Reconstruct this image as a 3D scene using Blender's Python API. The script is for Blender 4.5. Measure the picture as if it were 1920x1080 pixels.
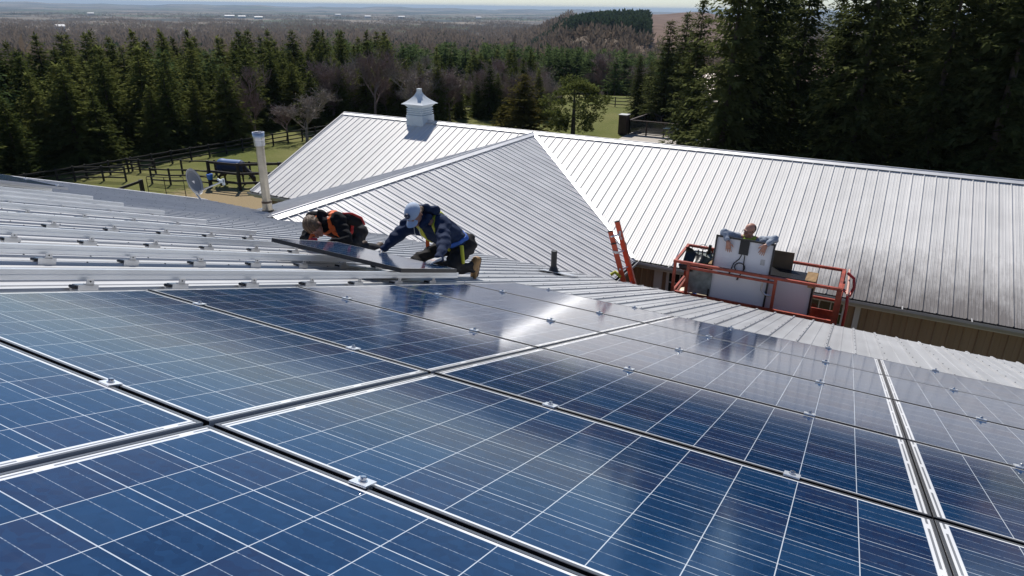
import bpy, math, random
import numpy as np
from mathutils import Matrix, Vector

# ------------------------------------------------------------------ camera, sky, sun, exposure
OFF = 8.5                                   # height of the roof array's origin above the yard
for o in list(bpy.data.objects): bpy.data.objects.remove(o)
scene = bpy.context.scene
COL = scene.collection
PITCH, ROLL, AZ = math.radians(22.23), math.radians(-0.812), math.radians(-27.741)
SLOPE = math.radians(18.593)
CAM = np.array([3.0132, -0.9297, 0.9627 + OFF])
fwd = np.array([math.sin(AZ)*math.cos(PITCH), math.cos(AZ)*math.cos(PITCH), -math.sin(PITCH)])
rgt = np.array([math.cos(AZ), -math.sin(AZ), 0.0])
dwn = np.cross(fwd, rgt)
cr, sr = math.cos(ROLL), math.sin(ROLL)
rgt, dwn = cr*rgt + sr*dwn, -sr*rgt + cr*dwn
cd = bpy.data.cameras.new('camera'); cam = bpy.data.objects.new('camera', cd); COL.objects.link(cam)
cam.matrix_world = Matrix(((rgt[0], -dwn[0], -fwd[0], CAM[0]), (rgt[1], -dwn[1], -fwd[1], CAM[1]),
                           (rgt[2], -dwn[2], -fwd[2], CAM[2]), (0, 0, 0, 1)))
cd.sensor_width = 36; cd.lens = 1287.9/1920*36; cd.clip_start = 0.05; cd.clip_end = 60000
scene.camera = cam
SUN = Vector((-0.4139, 0.505, 0.7575)).normalized()
world = bpy.data.worlds.new('World'); scene.world = world; world.use_nodes = True
wn = world.node_tree; bgn = wn.nodes['Background']
sky = wn.nodes.new('ShaderNodeTexSky'); sky.sky_type = 'NISHITA'; sky.sun_disc = False
sky.sun_elevation = math.asin(SUN.z); sky.sun_rotation = math.atan2(SUN.x, SUN.y)
sky.altitude = 300; sky.air_density = 0.9; sky.dust_density = 0.0; sky.ozone_density = 1.6
tint = wn.nodes.new('ShaderNodeMix'); tint.data_type = 'RGBA'; tint.blend_type = 'MULTIPLY'; tint.inputs[0].default_value = 1.0
tint.inputs[7].default_value = (0.89, 0.93, 1.05, 1); wn.links.new(sky.outputs[0], tint.inputs[6]); wn.links.new(tint.outputs[2], bgn.inputs[0]); bgn.inputs[1].default_value = 0.075
sd = bpy.data.lights.new('sun', 'SUN'); sun = bpy.data.objects.new('sun', sd); COL.objects.link(sun)
sd.energy = 4.2; sd.angle = math.radians(0.53); sd.color = (1.0, 0.955, 0.89)
sun.rotation_euler = (-SUN).to_track_quat('-Z', 'Y').to_euler()
scene.view_settings.view_transform = 'Standard'; scene.view_settings.look = 'None'
scene.view_settings.exposure = 0.28; scene.view_settings.gamma = 1.0
scene.render.resolution_x, scene.render.resolution_y = 1024, 576
scene.render.engine = 'CYCLES'
scene.cycles.max_bounces = 8; scene.cycles.transparent_max_bounces = 8
scene.cycles.volume_bounces = 0

rng = np.random.default_rng(7); random.seed(7)
R = math.radians

# ------------------------------------------------------------------ helpers
def tag(o, label=None, cat=None, group=None, kind=None):
    if label: o['label'] = label
    if cat: o['category'] = cat
    if group: o['group'] = group
    if kind: o['kind'] = kind
    return o

def empty(name, loc=(0, 0, 0), rot=None, label=None, cat=None, group=None):
    o = bpy.data.objects.new(name, None); COL.objects.link(o)
    o.empty_display_size = 0.2; o.location = loc
    if rot is not None: o.rotation_euler = rot
    return tag(o, label, cat, group)

def np_mesh(name, V, F, smooth=False):
    """V (n,3); F (m,k) equal sized faces or list of faces"""
    me = bpy.data.meshes.new(name)
    V = np.asarray(V, dtype=np.float32)
    if isinstance(F, np.ndarray):
        k = F.shape[1]; tot = np.full(len(F), k, dtype=np.int32); flat = F.astype(np.int32).ravel()
    else:
        tot = np.array([len(f) for f in F], dtype=np.int32)
        flat = np.array([i for f in F for i in f], dtype=np.int32)
    me.vertices.add(len(V)); me.vertices.foreach_set('co', V.ravel())
    me.loops.add(len(flat)); me.loops.foreach_set('vertex_index', flat)
    me.polygons.add(len(tot))
    st = np.concatenate(([0], np.cumsum(tot)[:-1])).astype(np.int32)
    me.polygons.foreach_set('loop_start', st); me.polygons.foreach_set('loop_total', tot)
    me.polygons.foreach_set('use_smooth', np.full(len(tot), smooth))
    me.update(calc_edges=True); me.validate()
    return me

def link(name, me, mat, parent=None):
    o = bpy.data.objects.new(name, me); COL.objects.link(o)
    if mat is not None and len(me.materials) == 0:
        for m in (mat if isinstance(mat, (list, tuple)) else [mat]): me.materials.append(m)
    if parent is not None: o.parent = parent
    return o

class MB:
    def __init__(s): s.v = []; s.f = []; s.sm = []; s.mi = []; s.cur = 0
    def add(s, V, F, smooth=False):
        n = len(s.v); s.v += [tuple(map(float, p)) for p in V]
        s.f += [tuple(i+n for i in f) for f in F]; s.sm += [smooth]*len(F); s.mi += [s.cur]*len(F)
    def box(s, c, d, rot=None, top=1.0):
        hx, hy, hz = d[0]/2, d[1]/2, d[2]/2
        P = np.array([(x*hx*(top if z > 0 else 1), y*hy*(top if z > 0 else 1), z*hz) for z in (-1, 1) for y in (-1, 1) for x in (-1, 1)])
        if rot is not None: P = P @ np.array(rot.to_3x3()).T
        P = P + np.array(c)
        s.add(P, [(0, 2, 3, 1), (4, 5, 7, 6), (0, 1, 5, 4), (2, 6, 7, 3), (0, 4, 6, 2), (1, 3, 7, 5)])
    def bar(s, a, b, w, h, up=(0, 0, 1)):
        a, b = Vector(a), Vector(b); d = b-a; L = d.length; d.normalize()
        up = Vector(up); x = d.cross(up)
        if x.length < 1e-4: x = d.cross(Vector((1, 0, 0)))
        x.normalize(); u = x.cross(d)
        m = Matrix((x, d, u)).transposed()
        s.box((a+b)/2, (w, L, h), m)
    def tube(s, pts, r, seg=8, cap=True, smooth=True):
        pts = [Vector(p) for p in pts]; n = len(pts)
        rs = r if isinstance(r, (list, tuple, np.ndarray)) else [r]*n
        V = []; prev = None
        for i, p in enumerate(pts):
            t = (pts[min(i+1, n-1)]-pts[max(i-1, 0)]).normalized()
            if prev is None:
                x = t.cross(Vector((0, 0, 1)))
                if x.length < 0.05: x = t.cross(Vector((1, 0, 0)))
            else: x = prev - t*prev.dot(t)
            x.normalize(); prev = x; y = t.cross(x)
            for k in range(seg):
                a = 2*math.pi*k/seg; V.append(p+x*math.cos(a)*rs[i]+y*math.sin(a)*rs[i])
        F = [(i*seg+k, i*seg+(k+1) % seg, (i+1)*seg+(k+1) % seg, (i+1)*seg+k) for i in range(n-1) for k in range(seg)]
        s.add(V, F, smooth)
        if cap: s.add([V[k] for k in range(seg)], [tuple(range(seg))[::-1]]); s.add([V[(n-1)*seg+k] for k in range(seg)], [tuple(range(seg))])
    def lathe(s, prof, seg=16, c=(0, 0, 0), smooth=True, square=False):
        V = []
        for (r, z) in prof:
            for k in range(seg):
                a = 2*math.pi*k/seg; V.append((c[0]+r*math.cos(a), c[1]+r*math.sin(a), c[2]+z))
        n = len(prof)
        s.add(V, [(i*seg+k, i*seg+(k+1) % seg, (i+1)*seg+(k+1) % seg, (i+1)*seg+k) for i in range(n-1) for k in range(seg)], smooth)
        s.add(V[:seg], [tuple(range(seg))[::-1]]); s.add(V[-seg:], [tuple(range(seg))])
    def build(s, name, mat, parent=None):
        me = np_mesh(name, np.array(s.v), s.f)
        me.polygons.foreach_set('use_smooth', s.sm[:len(me.polygons)])
        o = link(name, me, mat, parent)
        if isinstance(mat, (list, tuple)): me.polygons.foreach_set('material_index', s.mi)
        return o

def W(x, y, z): return Vector((x, y, z+OFF))           # survey coordinates -> world
def RP(a, b, n=0.0):                                    # along ridge, down the slope, above the panel plane
    return Vector((a, b*math.cos(SLOPE)+n*math.sin(SLOPE), -b*math.sin(SLOPE)+n*math.cos(SLOPE)+OFF))
ROOF_ROT = (-SLOPE, 0, 0)

ORD = ['first', 'second', 'third', 'fourth', 'fifth', 'sixth', 'seventh', 'eighth', 'ninth', 'tenth', 'eleventh', 'twelfth',
       'thirteenth', 'fourteenth', 'fifteenth', 'sixteenth']

# ------------------------------------------------------------------ materials
def mat(name, col, rough=0.6, metal=0.0, spec=0.5, coat=0.0, var=0.0, vscale=5.0, bump=0.0, bscale=30.0, trans=0.0):
    m = bpy.data.materials.new(name); m.use_nodes = True
    nt = m.node_tree; b = nt.nodes['Principled BSDF']
    b.inputs['Base Color'].default_value = (*col, 1); b.inputs['Roughness'].default_value = rough
    b.inputs['Metallic'].default_value = metal; b.inputs['Specular IOR Level'].default_value = spec
    b.inputs['Coat Weight'].default_value = coat
    if trans: b.inputs['Transmission Weight'].default_value = trans
    tc = nt.nodes.new('ShaderNodeTexCoord')
    if var:
        nz = nt.nodes.new('ShaderNodeTexNoise'); nz.inputs['Scale'].default_value = vscale; nz.inputs['Detail'].default_value = 5
        nt.links.new(tc.outputs['Object'], nz.inputs['Vector'])
        mr = nt.nodes.new('ShaderNodeMapRange'); mr.inputs[1].default_value = 0.3; mr.inputs[2].default_value = 0.7
        mr.inputs[3].default_value = 1-var; mr.inputs[4].default_value = 1+var
        nt.links.new(nz.outputs[0], mr.inputs[0])
        mx = nt.nodes.new('ShaderNodeVectorMath'); mx.operation = 'SCALE'; mx.inputs[0].default_value = col
        nt.links.new(mr.outputs[0], mx.inputs['Scale']); nt.links.new(mx.outputs[0], b.inputs['Base Color'])
    if bump:
        n2 = nt.nodes.new('ShaderNodeTexNoise'); n2.inputs['Scale'].default_value = bscale; n2.inputs['Detail'].default_value = 4
        nt.links.new(tc.outputs['Object'], n2.inputs['Vector'])
        bp = nt.nodes.new('ShaderNodeBump'); bp.inputs['Strength'].default_value = bump; bp.inputs['Distance'].default_value = 0.02
        nt.links.new(n2.outputs[0], bp.inputs['Height']); nt.links.new(bp.outputs[0], b.inputs['Normal'])
    return m

class NT:
    """tiny node-graph helper"""
    def __init__(s, m): s.t = m.node_tree; s.b = s.t.nodes['Principled BSDF']
    def n(s, typ): return s.t.nodes.new(typ)
    def l(s, a, b): s.t.links.new(a, b)
    def put(s, sock, v):
        if hasattr(v, 'links') or isinstance(v, bpy.types.NodeSocket): s.l(v, sock)
        else: sock.default_value = v
    def m(s, op, a, b=0.0, c=None):
        x = s.n('ShaderNodeMath'); x.operation = op; s.put(x.inputs[0], a); s.put(x.inputs[1], b)
        if c is not None: s.put(x.inputs[2], c)
        return x.outputs[0]
    def mix(s, f, a, b):
        x = s.n('ShaderNodeMix'); x.data_type = 'RGBA'; s.put(x.inputs[0], f)
        s.put(x.inputs[6], a if not isinstance(a, tuple) else (*a, 1)); s.put(x.inputs[7], b if not isinstance(b, tuple) else (*b, 1))
        return x.outputs[2]
    def noise(s, vec, scale, detail=4, rough=0.5):
        x = s.n('ShaderNodeTexNoise'); x.inputs['Scale'].default_value = scale; x.inputs['Detail'].default_value = detail
        x.inputs['Roughness'].default_value = rough
        if vec is not None: s.l(vec, x.inputs['Vector'])
        return x.outputs[0]
    def ramp(s, v, lo, hi):
        x = s.n('ShaderNodeMapRange'); s.put(x.inputs[0], v); x.inputs[1].default_value = lo; x.inputs[2].default_value = hi; x.clamp = True
        return x.outputs[0]
    def mapping(s, vec, scale):
        x = s.n('ShaderNodeMapping'); s.l(vec, x.inputs[0]); x.inputs['Scale'].default_value = scale; return x.outputs[0]

def metal_roof(name, base, rough, stain=None, metal=0.85, streak=0.12):
    m = bpy.data.materials.new(name); m.use_nodes = True; g = NT(m)
    tc = g.n('ShaderNodeTexCoord'); ob = tc.outputs['Object']
    sx = g.n('ShaderNodeSeparateXYZ'); g.l(ob, sx.inputs[0])
    v1 = g.noise(g.mapping(ob, (9, 0.35, 1)), 1.0, 5)
    v2 = g.noise(g.mapping(ob, (1.2, 1.2, 1)), 1.3, 4)
    fac = g.m('ADD', g.m('MULTIPLY', g.ramp(v1, 0.3, 0.7), 0.6), g.m('MULTIPLY', g.ramp(v2, 0.3, 0.7), 0.4))
    dark = tuple(c*(1-streak*2) for c in base)
    col = g.mix(fac, dark, base)
    # sheet to sheet tone: panels are 0.861 m wide
    sheet = g.m('FLOOR', g.m('DIVIDE', sx.outputs[0], 0.861))
    wnz = g.n('ShaderNodeTexWhiteNoise'); wnz.noise_dimensions = '1D'; g.l(sheet, wnz.inputs['W'])
    col = g.mix(g.m('MULTIPLY', wnz.outputs[0], 0.16), col, tuple(c*0.6 for c in base))
    g.b.inputs['Metallic'].default_value = metal
    rv = g.m('ADD', rough-0.06, g.m('MULTIPLY', fac, 0.12))
    if stain:
        x0, x1, b0, b1, scol = stain
        n1 = g.noise(g.mapping(ob, (1.3, 0.8, 1)), 1.3, 6, 0.7)
        n2 = g.noise(g.mapping(ob, (30, 2.2, 1)), 1.0, 4, 0.7)
        n3 = g.noise(ob, 60, 4, 0.8)
        gr = g.m('MULTIPLY', g.ramp(sx.outputs[0], x0, x1), g.ramp(sx.outputs[1], b0, b1))
        s = g.m('ADD', g.m('ADD', g.m('MULTIPLY', n1, 0.75), g.m('MULTIPLY', n2, 0.65)), g.m('MULTIPLY', n3, 0.45))
        s = g.ramp(g.m('SUBTRACT', g.m('ADD', s, g.m('MULTIPLY', gr, 0.95)), 1.22), 0.0, 0.62)
        s = g.m('MULTIPLY', s, g.ramp(gr, 0.0, 0.15))
        s = g.m('MULTIPLY', s, 0.88)
        col = g.mix(s, col, scol)
        g.l(g.m('SUBTRACT', metal, g.m('MULTIPLY', s, metal)), g.b.inputs['Metallic'])
        rv = g.m('ADD', rv, g.m('MULTIPLY', s, 0.3))
    g.l(col, g.b.inputs['Base Color']); g.l(rv, g.b.inputs['Roughness'])
    return m

M = {}
M['roof_near'] = metal_roof('weathered zinc roof', (0.54, 0.54, 0.54), 0.42, metal=0.30)
M['roof_far'] = metal_roof('bright zinc roof', (0.74, 0.725, 0.70), 0.60, metal=0.12,
                           stain=(-0.6, 3.2, 2.2, 5.6, (0.125, 0.11, 0.105)))
M['roof_mid'] = metal_roof('zinc wing roof', (0.80, 0.785, 0.77), 0.5, metal=0.12, streak=0.16)
M['cap'] = mat('galvanised ridge cap', (0.60, 0.60, 0.60), 0.5, 0.4, var=0.1, vscale=3)
M['galv'] = mat('galvanised steel', (0.55, 0.56, 0.58), 0.38, 0.9, var=0.12, vscale=8)
M['alu'] = mat('mill aluminium', (0.80, 0.82, 0.84), 0.33, 0.65, var=0.05, vscale=4)
M['steel'] = mat('stainless steel', (0.65, 0.65, 0.66), 0.22, 1.0)
M['black_al'] = mat('black anodised aluminium', (0.016, 0.016, 0.018), 0.36, 0.0, spec=0.5)
M['lip'] = mat('glare lit frame lip', (0.21, 0.205, 0.205), 0.30, 0.8)  # sky glare on the black frame's top edge, put into the colour
M['endwall'] = mat('glare lit frame end', (0.55, 0.54, 0.53), 0.45, 0.1)  # black end wall painted grey for the sky reflected in it
M['black_pl'] = mat('black plastic', (0.015, 0.015, 0.016), 0.45)
M['dark_bag'] = mat('black sheeting', (0.012, 0.012, 0.014), 0.38, bump=0.5, bscale=9)
M['gutter'] = mat('grey white painted gutter', (0.42, 0.41, 0.40), 0.45, var=0.06)
M['gutter_in'] = mat('dark gutter trough', (0.06, 0.055, 0.05), 0.8, var=0.3, vscale=3)  # dark tone for trough insides and the flue flashing
M['trim'] = mat('off white trim', (0.55, 0.54, 0.52), 0.5)
M['red'] = mat('faded red lift paint', (0.33, 0.055, 0.026), 0.5, var=0.4, vscale=9, spec=0.5)
M['redrubber'] = mat('red hose', (0.40, 0.03, 0.02), 0.4)
M['orange'] = mat('orange fibreglass', (0.62, 0.085, 0.03), 0.45, var=0.12)
M['white'] = mat('white back sheet', (0.74, 0.75, 0.77), 0.35)
M['card'] = mat('brown cardboard', (0.42, 0.27, 0.13), 0.8, var=0.15)
M['cup'] = mat('shade toned vinyl', (0.52, 0.58, 0.62), 0.45, var=0.04)  # bluish shade on the cupola's white body is mixed into this colour
M['cuproof'] = mat('lit vinyl cap', (0.62, 0.66, 0.68), 0.45, var=0.04)  # same vinyl, painted brighter as the lit cupola roof
M['fence'] = mat('black painted oak', (0.016, 0.013, 0.012), 0.7, var=0.3)
M['wood'] = mat('dark brown timber', (0.05, 0.03, 0.022), 0.7, var=0.25)
M['bark'] = mat('grey brown bark', (0.075, 0.058, 0.045), 0.9, var=0.35)
M['twig'] = mat('grey twigs', (0.26, 0.215, 0.185), 0.85, var=0.3)
M['twig2'] = mat('purplish brown twigs', (0.22, 0.155, 0.14), 0.85, var=0.3)
M['skin'] = mat('skin', (0.42, 0.21, 0.145), 0.5, var=0.08, vscale=25)
M['hood_black'] = mat('black fleece', (0.010, 0.010, 0.012), 0.9, spec=0.2, bump=0.4, bscale=28)
M['hood_navy'] = mat('navy fleece', (0.018, 0.030, 0.068), 0.88, spec=0.2, bump=0.4, bscale=28)
M['trouser'] = mat('charcoal work trousers', (0.022, 0.020, 0.020), 0.85, spec=0.25, bump=0.4, bscale=22)
M['trouser2'] = mat('dark work trousers', (0.020, 0.020, 0.022), 0.85, spec=0.25, bump=0.4, bscale=22)
M['sleeve_grey'] = mat('grey marl cotton', (0.27, 0.31, 0.37), 0.85, bump=0.4, bscale=30)
M['jean'] = mat('blue jeans', (0.05, 0.08, 0.14), 0.8)
M['boot'] = mat('tan leather', (0.34, 0.19, 0.07), 0.6, var=0.2, vscale=20)
M['sole'] = mat('dark boot sole', (0.09, 0.055, 0.035), 0.7)
M['cap_blue'] = mat('pale blue cotton cap', (0.42, 0.50, 0.62), 0.8, bump=0.15, bscale=60)
M['badge'] = mat('navy badge', (0.008, 0.018, 0.06), 0.6)
M['hair_brown'] = mat('brown hair', (0.11, 0.065, 0.035), 0.55, var=0.4, vscale=40, bump=0.8, bscale=60)
M['hair_dark'] = mat('short dark hair', (0.03, 0.022, 0.018), 0.6, var=0.3, vscale=40)
M['harness_or'] = mat('orange webbing', (0.75, 0.13, 0.02), 0.7)
M['harness_red'] = mat('red webbing', (0.50, 0.02, 0.02), 0.7)
M['harness_ye'] = mat('yellow webbing', (0.50, 0.50, 0.04), 0.7)
M['harness_bl'] = mat('blue webbing', (0.02, 0.10, 0.42), 0.7)
M['glove_red'] = mat('red glove', (0.75, 0.03, 0.05), 0.6)
M['glove_grey'] = mat('pale grey glove', (0.45, 0.46, 0.47), 0.7)
M['vest'] = mat('hi vis yellow', (0.36, 0.46, 0.05), 0.8)
M['cord'] = mat('pale cord', (0.6, 0.6, 0.58), 0.7)
M['dish'] = mat('light grey dish enamel', (0.24, 0.25, 0.265), 0.5)
M['dishface'] = mat('mid grey dish face', (0.15, 0.16, 0.175), 0.55)
M['pipe_black'] = mat('black ABS pipe', (0.02, 0.02, 0.021), 0.45)
M['flue'] = mat('stained stainless flue', (0.46, 0.42, 0.34), 0.35, 0.7, var=0.25, vscale=4)
M['horse'] = mat('dark bay coat', (0.020, 0.012, 0.009), 0.5)
M['blanket'] = mat('navy horse blanket', (0.012, 0.026, 0.075), 0.75)
M['blue'] = mat('bright blue plastic', (0.02, 0.16, 0.60), 0.4)
M['glass'] = mat('dark window glass', (0.012, 0.015, 0.017), 0.06, spec=0.6)
M['deck'] = mat('pale patio slab', (0.42, 0.38, 0.33), 0.8, var=0.1)
M['brownroof'] = mat('brown steel roof', (0.24, 0.19, 0.165), 0.4, 0.3, var=0.12)
M['barnwhite'] = mat('white barn cladding', (0.50, 0.50, 0.50), 0.6)
M['board'] = mat('weathered grey board', (0.20, 0.23, 0.22), 0.7, var=0.35, vscale=9)
M['screw'] = mat('dark screw head', (0.10, 0.10, 0.11), 0.5, 0.5)
M['rubber'] = mat('tyre rubber', (0.02, 0.02, 0.02), 0.8)

def siding():
    m = bpy.data.materials.new('tan steel siding'); m.use_nodes = True; g = NT(m)
    tc = g.n('ShaderNodeTexCoord'); ob = tc.outputs['Object']
    n = g.noise(g.mapping(ob, (6, 6, 0.5)), 1, 4)
    g.l(g.mix(g.ramp(n, 0.3, 0.7), (0.26, 0.180, 0.115), (0.32, 0.230, 0.150)), g.b.inputs['Base Color'])
    g.b.inputs['Roughness'].default_value = 0.5
    return m
M['siding'] = siding()

def foliage(name, dark, light, trans=0.35):
    m = bpy.data.materials.new(name); m.use_nodes = True; nt = m.node_tree
    for n in list(nt.nodes): nt.nodes.remove(n)
    out = nt.nodes.new('ShaderNodeOutputMaterial'); mx = nt.nodes.new('ShaderNodeMixShader')
    d = nt.nodes.new('ShaderNodeBsdfDiffuse'); t = nt.nodes.new('ShaderNodeBsdfTranslucent')
    tc = nt.nodes.new('ShaderNodeTexCoord'); nz = nt.nodes.new('ShaderNodeTexNoise'); nz.inputs['Scale'].default_value = 2.6
    nz.inputs['Detail'].default_value = 8; nz.inputs['Roughness'].default_value = 0.75; nt.links.new(tc.outputs['Object'], nz.inputs['Vector'])
    oi = nt.nodes.new('ShaderNodeObjectInfo')
    ad = nt.nodes.new('ShaderNodeMath'); ad.operation = 'MULTIPLY_ADD'; nz2 = nt.nodes.new('ShaderNodeTexNoise'); nz2.inputs['Scale'].default_value = 0.45; nt.links.new(tc.outputs['Object'], nz2.inputs['Vector'])
    nt.links.new(oi.outputs['Random'], ad.inputs[0])
    ad.inputs[1].default_value = 0.35; nt.links.new(nz.outputs[0], ad.inputs[2])
    mr = nt.nodes.new('ShaderNodeMapRange'); mr.inputs[1].default_value = 0.4; mr.inputs[2].default_value = 0.9
    nt.links.new(ad.outputs[0], mr.inputs[0])
    c = nt.nodes.new('ShaderNodeMix'); c.data_type = 'RGBA'; c.inputs[6].default_value = (*dark, 1); c.inputs[7].default_value = (*light, 1)
    nt.links.new(mr.outputs[0], c.inputs[0])
    nt.links.new(c.outputs[2], d.inputs[0]); nt.links.new(c.outputs[2], t.inputs[0])
    mx.inputs[0].default_value = trans
    nt.links.new(d.outputs[0], mx.inputs[1]); nt.links.new(t.outputs[0], mx.inputs[2]); nt.links.new(mx.outputs[0], out.inputs[0])
    return m
M['spruce'] = foliage('spruce needles', (0.038, 0.058, 0.018), (0.165, 0.178, 0.052), 0.52)
M['spruce_big'] = foliage('old spruce needles', (0.024, 0.036, 0.015), (0.135, 0.150, 0.055), 0.55)
M['pine'] = foliage('pine needles', (0.050, 0.082, 0.032), (0.125, 0.165, 0.065), 0.5)
M['cedar'] = foliage('cedar sprays', (0.055, 0.055, 0.018), (0.125, 0.110, 0.032), 0.45)
M['farwood'] = foliage('leafless woodland', (0.110, 0.082, 0.058), (0.235, 0.185, 0.140), 0.35)
M['farpine'] = foliage('distant pines', (0.022, 0.042, 0.024), (0.055, 0.082, 0.042), 0.3)

def ground_mat():
    m = bpy.data.materials.new('pasture and fields'); m.use_nodes = True; g = NT(m)
    geo = g.n('ShaderNodeNewGeometry'); pos = geo.outputs['Position']
    sx = g.n('ShaderNodeSeparateXYZ'); g.l(pos, sx.inputs[0]); X, Y = sx.outputs[0], sx.outputs[1]
    n1 = g.noise(pos, 0.18, 5); n2 = g.noise(pos, 3.0, 6, 0.7); n3 = g.noise(pos, 14.0, 4, 0.7)
    grass = g.mix(g.ramp(n1, 0.35, 0.65), (0.105, 0.125, 0.026), (0.180, 0.175, 0.060))
    grass = g.mix(g.m('MULTIPLY', g.ramp(n2, 0.45, 0.75), 0.4), grass, (0.25, 0.22, 0.10))
    grass = g.mix(g.m('MULTIPLY', g.ramp(n3, 0.4, 0.75), 0.35), grass, (0.04, 0.06, 0.012))
    # trodden straw patch by the yard fence
    dx = g.m('DIVIDE', g.m('ADD', X, 24.6), 5.2); dy = g.m('DIVIDE', g.m('SUBTRACT', Y, 22.6), 2.6)
    dd = g.m('ADD', g.m('MULTIPLY', dx, dx), g.m('MULTIPLY', dy, dy))
    straw = g.ramp(g.m('ADD', g.m('SUBTRACT', 1.35, dd), g.m('MULTIPLY', g.m('SUBTRACT', n2, 0.5), 2.2)), 0.0, 0.8)
    grass = g.mix(g.m('MULTIPLY', straw, 0.85), grass, g.mix(n3, (0.22, 0.15, 0.08), (0.46, 0.36, 0.23)))
    # patchwork of fields far away
    cx = g.n('ShaderNodeTexVoronoi'); cx.inputs['Scale'].default_value = 0.0022; cx.inputs['Randomness'].default_value = 0.8
    g.l(g.mapping(pos, (1, 1, 0)), cx.inputs['Vector'])
    sc = g.n('ShaderNodeSeparateColor'); g.l(cx.outputs['Color'], sc.inputs[0])
    field = g.mix(sc.outputs[0], (0.10, 0.085, 0.070), (0.26, 0.21, 0.155))
    field = g.mix(g.ramp(sc.outputs[1], 0.70, 0.74), field, (0.085, 0.10, 0.05))
    field = g.mix(g.ramp(sc.outputs[2], 0.62, 0.66), field, (0.05, 0.055, 0.045))
    r2 = g.m('SQRT', g.m('ADD', g.m('MULTIPLY', X, X), g.m('MULTIPLY', Y, Y)))
    mid = g.mix(g.ramp(n1, 0.3, 0.7), (0.10, 0.075, 0.055), (0.15, 0.115, 0.08))
    # brown ploughed field on the rise to the right
    col = g.mix(g.ramp(r2, 92, 120), grass, mid)
    pl = g.m('MULTIPLY', g.ramp(r2, 395, 410), g.ramp(g.m('DIVIDE', X, Y), -0.325, -0.315))
    col = g.mix(pl, col, g.mix(g.ramp(g.noise(pos, 0.03, 5), 0.3, 0.7), (0.13, 0.085, 0.065), (0.19, 0.13, 0.10)))
    col = g.mix(g.ramp(r2, 1200, 1500), col, field)
    g.l(col, g.b.inputs['Base Color']); g.b.inputs['Roughness'].default_value = 0.95; g.b.inputs['Specular IOR Level'].default_value = 0.1
    bp = g.n('ShaderNodeBump'); bp.inputs['Strength'].default_value = 0.6; bp.inputs['Distance'].default_value = 0.08
    g.l(n3, bp.inputs['Height']); g.l(bp.outputs[0], g.b.inputs['Normal'])
    return m
M['ground'] = ground_mat()

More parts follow.
